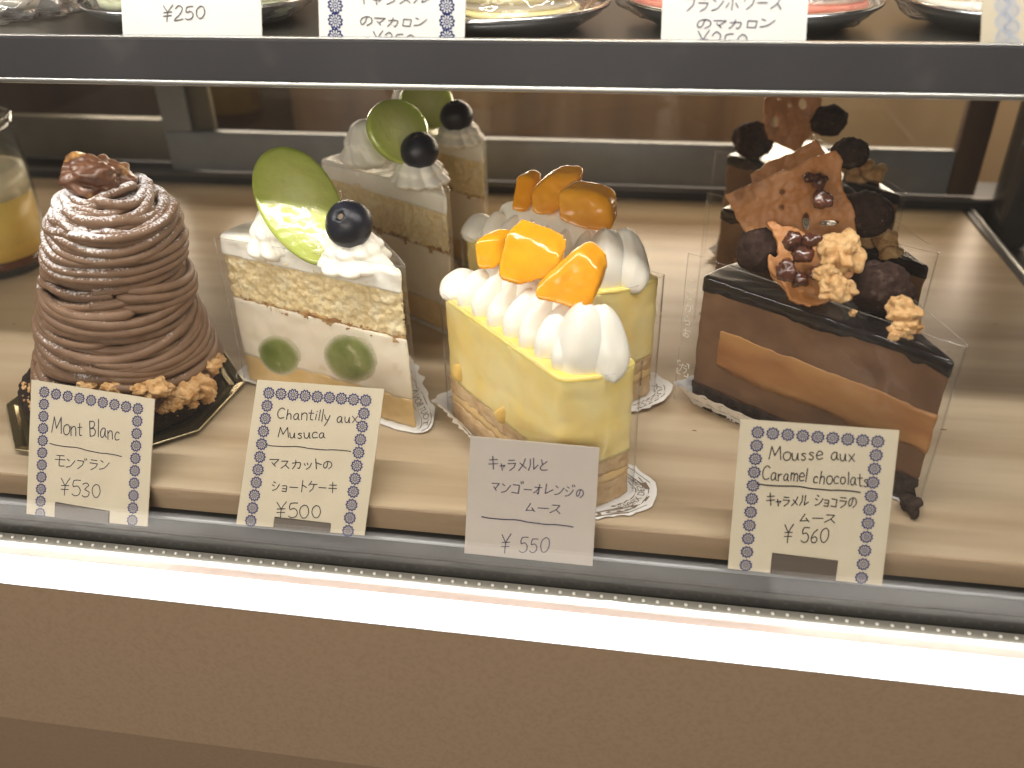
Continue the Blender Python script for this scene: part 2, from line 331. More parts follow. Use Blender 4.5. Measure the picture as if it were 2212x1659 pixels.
# ------------------------------------------------------------------ handwriting (strokes on a 10-high box)
G = {
'M':"0,0 1.5,10 4,3 7.5,10 8.5,0",'o':"3,6 1,5 .5,2.5 1.5,.3 3.5,0 5.2,1.5 5.5,4 4.5,5.7 2.6,6",'n':"0,6 .3,0|.3,4 2,6 4,5.5 4.5,3 4.6,0",
't':"2,9 1.8,2 2.5,.3 4,.3|0,6 4.2,6.2",'B':"0,10 .5,0|0,10 3.5,9.8 4.5,8 3.5,6 .5,5.2 4,5 5.3,3 4,.6 .4,0",'l':"1,10.5 .8,0",
'a':"4.5,5.5 2.5,6 .6,4 .5,1.5 1.8,.2 3.6,1.5 4.5,5 4.4,1.5 5.5,.2",'c':"4.5,5 3,6 1,4.8 .4,2.3 1.5,.3 4.5,.8",'C':"6.5,8.5 4.5,10 1.8,8.5 .3,5 .8,1.5 3,0 6,1",
'h':"1,10 .3,0|.3,3.5 2.3,6 4.2,5 4.5,0",'i':"1,6 .8,0|1.2,8.3 1.3,8.8",'y':"0,6 1.5,2.2 3.2,2|4.5,6 3,1 .8,-3.5",'u':"0,6 .3,1.5 1.5,.1 3.2,1 4.3,5.8 4.3,1 5,.1",
'x':"0,6 4.5,0|4.5,6.3 0,0",'s':"4,5.3 2.2,6 .8,4.8 3.2,2.8 3.4,.8 1.8,-.1 .2,.8",'e':"0.6,3 4.4,3.6 3.8,5.6 2,6 .5,4 .6,1.5 2,.1 4.6,1",
'r':"0,6 .4,0|.4,3.5 1.8,5.7 3.6,5.8",'d':"4.3,5.5 2.3,6 .5,4 .6,1.2 2,.2 3.8,1.5 4.8,10 4.6,.2",'m':"0,6 .2,0|.2,4 1.8,6 2.8,4.5 2.9,0|2.9,4 4.5,6 5.8,4.5 6,0",
'5':"5.4,10 1.5,9.6 1,5.8 3.5,6.3 5.3,4 4.6,1 2.2,0 .3,1",'3':"0.5,9 3,10 4.6,8.3 2,5.5 4.8,3.5 4,.6 1.5,0 0,1",'0':"3.4,10 1,8 .3,4 1.8,.3 4.2,.4 6,4 5.4,8.6 3.2,10",
'2':".5,8 2.5,10 4.5,8 3.2,4 0,0 5,.4",'6':"4.5,10 1.8,7 .4,3 1.5,.2 4,.3 5,2.6 3.4,4.5 1,3.2",'¥':"0,10 2.5,5.5|5.5,10.5 2.8,5.5 2.4,-1|0.3,5.3 5,5.6|0.2,2.8 4.8,3.1",
'モ':"1,8.5 7,8.8|0,5.3 8,5.7|3.5,8.6 3.3,2 4.2,.6 7.5,.9",'ン':"0.5,7.5 2.5,6.2|0.3,.5 4,2 7.5,6.8",'ブ':"0.3,8 6.5,8.2 5.5,4 1.5,0|7,10.5 7.8,9.2|8.6,11 9.3,9.8",
'ラ':"1,8.8 6.5,9|.3,6 7.3,6.2 6,2.8 2,0",'キ':".5,7 7,7.6|0,3.8 7.5,4.4|3,10 4.2,0",'ャ':".3,3.5 5,4.5 3.8,2.6|1.6,5.6 2.8,0",'メ':"5.8,9 4,4.5 .3,0|1.2,6 6.3,1.5",
'ル':"2,8.5 1.9,3.5 .2,0|4.6,9 4.5,.6 8,3.6",'と':"2,9 2.8,5.2|7,7.3 2,4.2 .8,2 2.2,.4 7,.4",'マ':".3,8 7.5,8.2 3.7,3.2|2.2,5 5,1.5",
'ゴ':".8,7.5 6.3,7.5 6,.8|.3,.9 6.4,.8|7.2,10.5 7.9,9|8.8,11 9.4,9.6",'ー':".3,4.2 7.5,4.6",'オ':".2,6.6 7.8,7|4.8,10 4.7,.5 3.3,1.6|4.7,6.6 2.6,3 .2,1",
'レ':"1,9 1,.5 7.5,5",'ジ':"1.5,8.8 3.5,7.8|.3,5.8 2.4,4.8|.8,.3 4.5,2 7.3,6.5|6,10.8 6.6,9.3|7.8,11 8.4,9.7",'の':"4.2,7.8 3.2,3 1.5,1.2 .4,3.5 1.5,6.8 4.5,8.2 7,6.5 7.2,3 4.5,.2",
'ム':"4,9 .8,1 6.5,1.8|5,4.5 7.6,.2",'ス':"1,8.2 6.5,8.4 4.5,4 .3,.2|4.2,4 7.4,.3",'カ':".4,6.5 7.2,6.9 6.4,1 4.8,1.2|3.5,9.8 3,5 .4,.2",'ッ':".5,5.5 1.3,3.6|2.8,6 3.4,4|6,5.8 4.6,2 2,0",
'ト':"2,9.8 2.2,0|2.3,6 6,4",'シ':"1.5,8.8 3.5,7.8|.3,5.8 2.4,4.8|.8,.3 4.5,2 7.3,6.5",'ョ':".5,5.8 4.8,5.8 4.7,.2|.8,3.1 4.7,3.1|.4,.3 4.9,.3",'ケ':"2.5,9.8 .3,5.5|1.8,7 7.8,7.3|5,7 4.6,3 2,0",
'コ':".8,8 6.3,8 6.1,.8|.3,.9 6.4,.8",'ロ':"1,7.5 1.3,.5|1,7.5 6.5,7.5 6.2,.5|1.3,.8 6.2,.8",'フ':".3,8 7,8.2 6,4 2,0",'ボ':".3,7 7.5,7.2|3.9,9.8 3.9,.3|1.8,4.5 .3,1.5|5.8,4.6 7.6,1.8|8,10.5 8.5,9.4|9.3,10.7 9.8,9.6",
'ワ':".5,5 .6,8 7,8.2 6,3.5 2.5,0",'こ':".8,7.5 5.5,7.3 4.5,6.3|.8,2.5 2.5,.8 6,1",'か':".5,6 5,6.5 5,2 3.5,.8|2.8,9 1,.5|6.5,8 7.6,5.5",'ら':"2.5,9 4,8|1.5,6.5 1.3,3 4,4.5 6,3.5 5.5,1 2.5,0",
'お':".5,6.5 6,7|2.8,9 2.7,1 1,1.5 3,4 6,3.5 6,1 4,.3|6.5,8 7.6,6.8",'プ':".3,7.5 6.3,7.7 5.3,4 1.5,0|7.6,10 8.4,9.2 7.6,8.6 7,9.4 7.6,10"}
SHARP = set('Mxキャメルレマムストケコロゴフブラワ')
def spline(pts, n=6):
    if len(pts) < 3: return pts
    out = []
    for i in range(len(pts)-1):
        p0 = pts[max(i-1,0)]; p1 = pts[i]; p2 = pts[i+1]; p3 = pts[min(i+2,len(pts)-1)]
        for k in range(n):
            t = k/n
            out.append(tuple(.5*((2*p1[d])+(-p0[d]+p2[d])*t+(2*p0[d]-5*p1[d]+4*p2[d]-p3[d])*t*t+(-p0[d]+3*p1[d]-3*p2[d]+p3[d])*t**3) for d in (0,1)))
    out.append(pts[-1]); return out
def strokes(ch):
    res = []
    for s in G[ch].split('|'):
        pts = [tuple(float(c) for c in q.split(',')) for q in s.split()]
        res.append(pts if ch in SHARP else spline(pts))
    return res
def layout(text):
    """strokes of a line in em units (height 10) and its total width"""
    x = 0; res = []; k = 0
    for ch in text:
        if ch == ' ': x += 5; continue
        st = strokes(ch); w = max(p[0] for s in st for p in s)
        k += 1; q = math.sin(k*12.9+len(text)*3.1); c = math.cos(k*7.7+len(text)); sc = 1+.10*c; ro = .09*q; dy = .55*math.sin(k*5.3+1)
        res += [[(p[0]*sc-(p[1]-4)*ro+x, p[1]*sc+(p[0]-3)*ro+dy+.12*math.sin(i*2.1+k)) for i, p in enumerate(s)] for s in st]
        x += w + (1.6 if ord(ch) < 1000 else 1.9)
    return res, x-1.6
def ribbon(m, pts3, n, w):
    """pen line along 3D points lying on a plane with normal n: one quad per step and a round joint at every point"""
    pts3 = [Vector(p) for p in pts3]
    for i, p in enumerate(pts3):
        up = n*(.0006*(len(m.v) % 17))
        if i+1 < len(pts3):
            q = pts3[i+1]; t = q-p
            if t.length > 1e-6:
                b = n.cross(t.normalized())*w*.5; m.add([p-b+up, q-b+up, q+b+up, p+b+up], [(0,1,2,3)])
        u = n.orthogonal().normalized(); v = n.cross(u); up = n*(.0006*((len(m.v)+5) % 17))
        m.add([p+up+(u*math.cos(a)+v*math.sin(a))*w*.5 for a in [2*PI*k/7 for k in range(7)]], [tuple(range(7))])
class Card:
    """a price card: a flat card in a real plane leaning back by lean degrees, its corners taken on that plane"""
    def __init__(s, name, label, quad, base, lean, mat, notch=None, group='price cards in front of the cakes', thick=.05):
        yaw = 0
        s.n = Vector((0, -math.cos(R(lean)), math.sin(R(lean)))); s.p = Vector(base)
        s.q = [onplane(*c, s.p, s.n) for c in quad]
        o = (s.q[2]+s.q[3])/2; s.t = thing(name, label, 'price card', o, group)
        front = [Vector(x) for x in s.q]
        if notch: front = [s.q[0], s.q[1], s.q[2]] + [onplane(*c, s.p, s.n) for c in notch] + [s.q[3]]
        b = bmesh.new(); fv = [b.verts.new(x) for x in front]; bv = [b.verts.new(x-s.n*thick) for x in front]; k = len(front)
        b.faces.new(fv); b.faces.new(bv[::-1])
        for i in range(k): b.faces.new((fv[i], bv[i], bv[(i+1)%k], fv[(i+1)%k]))
        bmesh.ops.triangulate(b, faces=[f for f in b.faces if len(f.verts) > 4])
        bmesh.ops.recalc_face_normals(b, faces=b.faces)
        b.verts.index_update(); obj('card_sheet', MB().bm(b), mat, s.t, smooth=False); b.free()
    def at(s, x, y, off=.012): return onplane(x, y, s.p, s.n)+s.n*off
    def write(s, lines, mat, w=.045, name='handwriting'):
        m = MB(); rnd = random.Random(3)
        for ln in lines:
            text, x0, y0, x1, y1, h = ln[:6]; ww = ln[6] if len(ln) > 6 else w
            if text == '-':
                pts = [(x0+(x1-x0)*i/14, y0+(y1-y0)*i/14+1.2*math.sin(i*.9)+(rnd.random()-.5)) for i in range(15)]
                ribbon(m, [s.at(*p) for p in pts], s.n, ww); continue
            st, tw = layout(text); k = (x1-x0)/tw; hy = h/10.; sl = (y1-y0)/(x1-x0)
            for q in st:
                pts = [(x0+p[0]*k+p[1]*hy*.06, y0+p[0]*k*sl-p[1]*hy) for p in q]
                ribbon(m, [s.at(*p) for p in pts], s.n, ww)
        obj(name, m, mat, s.t, smooth=False)
    def rosettes(s, runs, r, mat, skip=True):
        m = MB(); done = []
        for (x0,y0,x1,y1,n) in runs:
            for i in range(n):
                c = s.at(x0+(x1-x0)*i/(n-1), y0+(y1-y0)*i/(n-1), .008)
                if any((c-d).length < .05 for d in done): continue
                done.append(c); rosette(m, c, s.n, (s.q[1]-s.q[0]).normalized(), r, random.Random(len(done)))
        obj('flower_border', m, mat, s.t, smooth=False)
def rosette(m, c, n, u, r, rnd):
    v = n.cross(u); a0 = rnd.random()*.5
    P = lambda rad, a: c+(u*math.cos(a+a0)+v*math.sin(a+a0))*rad
    K = 11
    for k in range(K):
        a = 2*PI*k/K; d = 2*PI/K
        # scalloped outer edge: an arch per petal, thick line
        arch = [(r*(.80+.22*math.sin(PI*q/6)), a+d*(q/6-.5)) for q in range(7)]
        m.grid([[P(rad, t) for rad, t in arch], [P(rad-r*.26, t) for rad, t in arch]], flip=True)
        # spoke between petals: a tapering wedge
        t = a+d*.5
        m.add([P(r*.36, t-.09), P(r*.36, t+.09), P(r*.80, t+.15), P(r*.80, t-.15)], [(0,1,2,3)])
    ring = [2*PI*q/16 for q in range(17)]
    m.grid([[P(r*.36, t) for t in ring], [P(r*.24, t) for t in ring]], flip=True)
    m.add([P(r*.12, t) for t in ring[:-1]], [tuple(range(16))])

# ================================================================== THE DISPLAY CASE
X0, X1 = -62, 46
board = thing('wooden_board', 'long pale pine board that the cakes stand on', 'board', (-20, 43, 0))
obj('board_top', MB().box(X0, 22.2, 25.0, 61.5, -.35, 0), M['wood'], board, smooth=False)
obj('front_edge', bevel_box(X0, 22.2, 24.94, 25.6, -1.15, -.012, .06), M['board_edge'], board, smooth=False)
for x, y, r in ((2038,928,.10),(2050,760,.06),(1300,1010,.05),(1500,930,.07),(640,955,.06),(30,700,.07),(2150,700,.07)):
    c = atz(x, y, .004); obj('knot', MB().add([c+Vector((math.cos(a)*r*1.6, math.sin(a)*r*.6, 0)) for a in [2*PI*k/12 for k in range(12)]], [tuple(range(12))]), M['knot'], board, smooth=False)
for x, y in ((338,383),(1336,398)):
    c = atz(x, y, .006); obj('finger_notch', MB().add([c+Vector((math.cos(a)*1.5, -math.sin(a)*1.25, 0)) for a in [PI*k/16 for k in range(17)]], [tuple(range(17))[::-1]]), M['black'], board, smooth=False)
rim = thing('board_rim', 'thin metal and black rubber rim along the right edge of the board', 'rim', (22.5, 43, 0))
obj('rubber_strip', MB().box(22.2, 22.6, 25, 61.5, -1, .14), M['black'], rim, smooth=False)
obj('metal_strip', bevel_box(22.6, 22.85, 25, 61.9, -1, .24, .05), M['alu'], rim)
tag(obj('case_floor', MB().box(X0, X1, 23.6, 72, -3, -1.3), M['steel_floor'], smooth=False), None, None, kind='structure')

fr = thing('front_rail', 'grey metal rail running along the front of the case behind the glass', 'rail', (-8, 24.5, -1.3))
obj('rail_bar', bevel_box(X0, X1, 24.42, 24.90, -2.0, -1.22, .18, 4), M['alu_dark'], fr)
obj('channel', MB().box(X0, X1, 23.66, 24.40, -2.4, -1.85), M['olive'], fr, smooth=False)

strip = thing('glass_seal_strip', 'long clear beaded strip at the foot of the front glass', 'strip', (-8, 23.2, -2.1))
obj('strip_body', bevel_box(X0, X1, 23.02, 23.50, -2.5, -2.0, .03), M['clear_strip'], strip, smooth=False)
bd = MB(); x = X0+1
while x < X1-1:
    if -34 < x < 22:
        bd.lathe([(.078,0),(.074,.03),(.055,.058),(.02,.072)], (x, 23.27, -2.0), seg=12)
    x += .525
obj('bead_row', bd, M['bead'], strip)
tag(obj('strip_step', bevel_box(X0, X1, 22.78, 23.02, -2.9, -1.99, .02), M['ledge'], strip, smooth=False), None, None)
obj('riser', MB().box(X0, X1, 22.72, 22.78, -2.9, -2.03), M['step'], strip, smooth=False)

tag(obj('counter_ledge', bevel_box(X0, X1, 21.22, 22.72, -2.62, -2.38, .10, 3), M['ledge'], org=(-8,21.6,-3)), 'brilliant white ledge running along the front below the glass', 'ledge')
fp = thing('shop_counter', 'speckled beige laminate panel forming the counter front', 'panel', (-8, 21, -30))
obj('upper_board', MB().box(X0, X1, 21.25, 22.7, -11.6, -2.62), M['panel'], fp, smooth=False)
M['panel_low'] = pm('darker_laminate', (.245,.172,.115), (.225,.157,.105), scale=520, detail=2, lo=.42, hi=.7, rough=.55)  # the upper board's laminate in a darker tone
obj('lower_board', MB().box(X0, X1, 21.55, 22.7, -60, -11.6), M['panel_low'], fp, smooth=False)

tag(obj('front_glass', MB().box(X0, X1, 23.53, 23.63, -2.0, 46), M['glass_front'], smooth=False, org=(-8,23.58,-2)), 'large clear front pane of the cake display case', 'glass pane')

sh = thing('upper_shelf', 'dark upper shelf with thick black front edge above the cakes', 'shelf', (-8, 45, 15.2))
obj('shelf_plate', MB().box(X0, X1, 31.32, 60.5, 15.2, 15.9), M['shelf'], sh, smooth=False)
obj('front_lip', bevel_box(X0, X1, 31.0, 31.3, 14.95, 16.42, .03), M['lip'], sh, smooth=False)
obj('lower_trim', bevel_box(X0, X1, 30.93, 31.3, 14.74, 14.94, .04), M['alu'], sh)
obj('upper_trim', bevel_box(X0, X1, 31.02, 31.28, 16.43, 16.50, .02), M['alu'], sh)

# rear sliding doors and what is seen through them
dr = thing('rear_sliding_door', 'grey framed glass sliding door behind the cakes', 'sliding door', (-8, 62.5, 0))
obj('bottom_rail', bevel_box(-37.6, 21.0, 62.0, 63.0, .9, 3.95, .08), M['frame'], dr)
obj('stile', bevel_box(-37.6, -35.3, 62.02, 62.98, 3.97, 24, .08), M['frame'], dr)
obj('inner_stile', bevel_box(-35.28, -33.6, 62.6, 63.1, 3.97, 24, .05), M['rail_beige'], dr)
obj('stile', bevel_box(21.02, 22.9, 62.0, 63.0, .9, 24, .08), M['brown_dark'], dr)
obj('bright_lip', bevel_box(-33.5, 20.9, 61.93, 62.3, 3.97, 4.06, .03), M['alu_dark'], dr)
obj('pane', MB().box(-33.6, 21.0, 62.66, 62.74, 3.95, 24), M['glass_back'], dr, smooth=False)
obj('screw', MB().lathe([(.22,0),(.2,.06),(.05,.08)], (0,0,0), seg=12), M['black'], dr).matrix_parent_inverse = Matrix()
dr.children[-1].location = (0,0,0)
ld = thing('rear_left_door', 'dark glazed sliding door with beige lower rail at far left', 'sliding door', (-48, 64.5, 0))
obj('bottom_rail', bevel_box(X0, -37.0, 64.0, 65.0, .9, 4.3, .08), M['rail_beige'], ld)
obj('pane', MB().box(X0, -37.0, 64.4, 64.5, 4.3, 24), M['glass_back'], ld, smooth=False)
tr = thing('door_track', 'dark metal door track along the back edge of the board', 'track', (-8, 62.5, 0))
obj('track_bar', bevel_box(X0, X1, 61.55, 61.95, -1.2, .85, .12), M['rail_dark'], tr)
obj('seal', MB().box(X0, X1, 61.5, 66, -1.2, .62), M['black'], tr, smooth=False)
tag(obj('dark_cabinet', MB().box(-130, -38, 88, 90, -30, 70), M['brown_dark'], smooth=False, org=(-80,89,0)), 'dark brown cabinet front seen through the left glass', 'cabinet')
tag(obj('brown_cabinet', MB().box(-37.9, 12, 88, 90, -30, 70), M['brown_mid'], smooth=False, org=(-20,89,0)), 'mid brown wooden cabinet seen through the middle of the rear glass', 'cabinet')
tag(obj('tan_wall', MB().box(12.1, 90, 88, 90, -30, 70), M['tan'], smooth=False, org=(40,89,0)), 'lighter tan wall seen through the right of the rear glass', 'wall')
tag(obj('side_wall', MB().box(29, 30, 23.7, 70, -1.3, 46), M['side'], smooth=False, org=(29,45,0)), 'dark glossy end panel closing the right side of the case', 'case end panel')
post = thing('corner_post', 'dark metal corner post at the back right of the case', 'post', (24.5, 58, 0))
obj('post_bar', bevel_box(23.4, 25.4, 57.5, 60.5, -1.3, 40, .5, 4), M['side'], post)
obj('post_trim', bevel_box(25.45, 26.0, 57.0, 57.6, -1.3, 40, .15, 3), M['rail_dark'], post)

# ================================================================== CAKE HELPERS
def area2(poly): return sum(poly[i][0]*poly[(i+1)%len(poly)][1]-poly[(i+1)%len(poly)][0]*poly[i][1] for i in range(len(poly)))
def ccw(poly): return poly if area2(poly) > 0 else poly[::-1]
def resample(poly, d):
    out = []
    for i in range(len(poly)):
        a = Vector(poly[i][:2]); b = Vector(poly[(i+1)%len(poly)][:2]); n = max(1, int((b-a).length/d+.5))
        out += [a+(b-a)*k/n for k in range(n)]
    return out
def rounded(poly, rad, n=5):
    out = []; k = len(poly); rads = rad if isinstance(rad, (list, tuple)) else [rad]*k
    for i in range(k):
        p = Vector(poly[i]); a = Vector(poly[i-1]); b = Vector(poly[(i+1)%k]); r = rads[i]
        if r <= 0: out.append(p); continue
        s = p+(a-p).normalized()*r; e = p+(b-p).normalized()*r
        for q in range(n+1):
            t = q/n; out.append(s*(1-t)**2+p*2*t*(1-t)+e*t*t)
    return out
def wedge(T, L, Rr, tipr=.35, bul=9):
    """slice outline: two straight cuts meeting at the tip and the cake's round rim between L and R"""
    T, L, Rr = Vector(T), Vector(L), Vector(Rr); pts = [T]
    r0 = (L-T).length; r1 = (Rr-T).length; a0 = math.atan2(*(L-T).yx); a1 = math.atan2(*(Rr-T).yx)
    while a1-a0 > PI: a1 -= 2*PI
    while a1-a0 < -PI: a1 += 2*PI
    for i in range(bul+1):
        t = i/bul; r = r0+(r1-r0)*t; a = a0+(a1-a0)*t
        pts.append(T+Vector((math.cos(a), math.sin(a)))*r)
    return rounded(pts, [tipr]+[.25]+[0]*(bul-1)+[.25])
def normals2(poly):
    k = len(poly); res = []
    for i in range(k):
        t = (poly[(i+1)%k]-poly[i-1]); res.append(Vector((t.y, -t.x)).normalized())
    return res
def offset(poly, d): 
    return [p+n*d for p, n in zip(poly, normals2(poly))]
def slab(poly, z0, z1, d=.16, dz=.16, amp=.0, freq=3., seed=0, amp2=0, freq2=12., topamp=0, rnd=.06, zt=None, rings=7, zb=0):
    """a layer of cake with the outline poly, its cut faces roughened by amp, its top edge rounded by rnd"""
    P = resample(ccw(poly), d); Nn = normals2(P); cen = sum(P, Vector((0,0)))/len(P); m = MB(); rows = []
    nzr = max(2, int((z1-z0)/dz))
    zs = [z0+(z1-z0-rnd)*i/nzr for i in range(nzr+1)]
    for z in zs:
        row = []
        for p, n in zip(P, Nn):
            q = Vector((p.x, p.y, z)); o = amp*fbm(q, freq, seed)+(amp2*nz(q, freq2, seed+3) if amp2 else 0)
            row.append(Vector((p.x+n.x*o, p.y+n.y*o, z-(zb*(.5+1.2*fbm((p.x,p.y,0), .9, seed+4)) if z == zs[0] and zb else 0))))
        rows.append(row)
    base = rows[-1]
    for t in (.35, .7, 1):
        rows.append([Vector((b.x-n.x*rnd*(1-math.cos(t*PI/2)), b.y-n.y*rnd*(1-math.cos(t*PI/2)), z1-rnd+rnd*math.sin(t*PI/2))) for b, n in zip(base, Nn)])
    top = rows[-1]
    for k in range(1, rings):
        t = k/rings; rows.append([Vector((p.x+(cen.x-p.x)*t, p.y+(cen.y-p.y)*t, z1)) for p in top])
    for r in rows[nzr+1:]:
        for v in r:
            if topamp: v.z += topamp*fbm((v.x, v.y, 0), 1.3, seed+9)
            if zt: v.z += zt(v)
    k = len(P); m.grid(rows, closed=True)
    m.f.append(tuple(range(k))[::-1]); c = len(m.v); m.v.append(Vector((cen.x, cen.y, sum(v.z for v in rows[-1])/k)))
    b = (len(rows)-1)*k
    for j in range(k): m.f.append((b+j, b+(j+1)%k, c))
    return m
def sheet_film(path, z0, z1, off, wav=.03, seed=0, nzr=10, d=.2, topfn=None):
    P = []
    for i in range(len(path)-1):
        a, b = Vector(path[i]), Vector(path[i+1]); n = max(1, int((b-a).length/d)); P += [a+(b-a)*k/n for k in range(n)]
    P.append(Vector(path[-1])); rows = []; Nn = []
    for i in range(len(P)):
        t = P[min(i+1,len(P)-1)]-P[max(i-1,0)]; Nn.append(Vector((t.y, -t.x)).normalized()*off)
    for i in range(nzr+1):
        t = i/nzr
        rows.append([Vector((p.x+n.x*(1+wav*10*nz((p.x,p.y,t*3), 1.2, seed)), p.y+n.y*(1+wav*10*nz((p.x,p.y,t*3), 1.2, seed)), z0+((topfn(q/(len(P)-1)) if topfn else z1)-z0)*t)) for q, (p, n) in enumerate(zip(P, Nn))])
    return rows
def film(parent, path, z1, off=.1, seed=0, topfn=None, name='clear_film'):
    rows = sheet_film(path, .03, z1, off, seed=seed, topfn=topfn)
    o = obj(name, MB().grid(rows), M['film'], parent)
    e = MB(); e.tube([r[0] for r in rows], .022, 5); e.tube([r[-1] for r in rows], .022, 5); e.tube(rows[-1], .012, 5)
    obj('film_edge', e, M['film_edge'], o)
    return rows
def lump(m, c, r, seed, amp=.25, freq=None, sub=3, sq=(1,1,1), amp2=.08):
    b = bmesh.new(); bmesh.ops.create_icosphere(b, subdivisions=sub, radius=1)
    f = freq or 1.3
    for v in b.verts:
        d = v.co.normalized(); k = 1+amp*fbm(d, f*.62, seed, 2)*1.1+amp2*fbm(d, 2.9, seed+5, 6)
        v.co = Vector((d.x*k*r*sq[0], d.y*k*r*sq[1], d.z*k*r*sq[2]))
    b.verts.index_update(); m.bm(b, Matrix.Translation(Vector(c))); b.free(); return m
def swirl(c, r, h, lobes=9, tw=1.2, depth=.10, seed=0):
    m = MB(); prof = []
    for i in range(33):
        t = i/32; rr = r*(.80+.20*math.sin(PI*min(1, t/.42))*1.0 if t < .42 else .80*math.sqrt(max(0, 1-((t-.42)/.58)**1.6)))
        prof.append((max(rr*(1+.05*math.sin(t*15)), .02), h*t))
    def fn(a, z):
        s = math.cos(lobes*(a+tw*z/h)); return 1+depth*(1-2*(1-abs(math.cos(.5*lobes*(a+tw*z/h))))**1.0)*(1-.5*z/h)+.04*nz((math.cos(a), math.sin(a), z), 1.5, seed)
    return m.lathe(prof, c, seg=lobes*14, fn=fn)
def blueberry(parent, c, r, up):
    up = Vector(up).normalized(); q = up.to_track_quat('Z', 'Y').to_matrix().to_4x4(); m = MB(); prof = []
    for i in range(25):
        a = -PI/2+PI*.93*i/24; prof.append((max(math.cos(a), .02), math.sin(a)*.93))
    prof += [(.17,.80),(.10,.76),(.03,.75)]
    def fn(a, z): return 1+(.16*math.cos(5*a) if z > .86 else 0)+.015*math.sin(3*a+z*3)
    m.lathe(prof, seg=40, fn=fn)
    Mx = Matrix.Translation(Vector(c)) @ q @ Matrix.Scale(r, 4)
    m.v = [Mx @ v for v in m.v]; o = obj('blueberry', m, M['blueberry'], parent)
    k = MB().lathe([(.15,.775),(.11,.80),(.05,.785),(.02,.80)], seg=16); k.v = [Mx @ v for v in k.v]; obj('calyx', k, M['calyx'], o)
    return o
def grape(parent, a, b, facing, width, depth, name='grape_half'):
    """half a long grape from tip a to tip b, its cut side turned towards facing"""
    a, b = Vector(a), Vector(b); c = (a+b)/2; u = (b-a)/2; lu = u.length; u.normalize()
    n = Vector(facing); n = (n-u*n.dot(u)).normalized(); v = n.cross(u); m = MB(); rows = []; rim = []
    NS = 48
    for i in range(14):          # cut face, slightly domed with a wet glaze
        t = (i+.001)/13; row = []
        for k in range(NS):
            th = 2*PI*k/NS; x, y = math.cos(th)*t, math.sin(th)*t
            z = .10*(1-t**3)+.05*fbm((x*2.2, y*1.6, 0), 1.1, 2)*(1-t**4); row.append(c+u*x*lu+v*y*width*(1-.1*x)+n*z); rim.append(t**1.6*.8)
        rows.append(row)
    for i in range(1, 12):
        ph = PI/2*i/11; row = []
        for k in range(NS):
            th = 2*PI*k/NS; x, y = math.cos(th)*math.cos(ph)*1.0, math.sin(th)*math.cos(ph)
            row.append(c+u*x*lu*1.015+v*y*width*1.02*(1-.1*x)-n*(depth*math.sin(ph)+.04)); rim.append(1.0)
        rows.append(row)
    m.grid(rows, closed=True, flip=True); m.f.append(tuple(range(NS))); 
    o = obj(name, m, M['grape'], parent, fix=True)
    at = o.data.attributes.new('rim', 'FLOAT', 'POINT'); at.data.foreach_set('value', rim)
    return o
def text_mesh(txt):
    cu = bpy.data.curves.new('t', 'FONT'); cu.body = txt; cu.size = 1; cu.resolution_u = 3
    o = bpy.data.objects.new('t', cu); COL.objects.link(o)
    dg = bpy.context.evaluated_depsgraph_get(); me = bpy.data.meshes.new_from_object(o.evaluated_get(dg))
    vs = [tuple(v.co) for v in me.vertices]; fs = [tuple(p.vertices) for p in me.polygons]
    bpy.data.objects.remove(o); bpy.data.curves.remove(cu); bpy.data.meshes.remove(me); return vs, fs
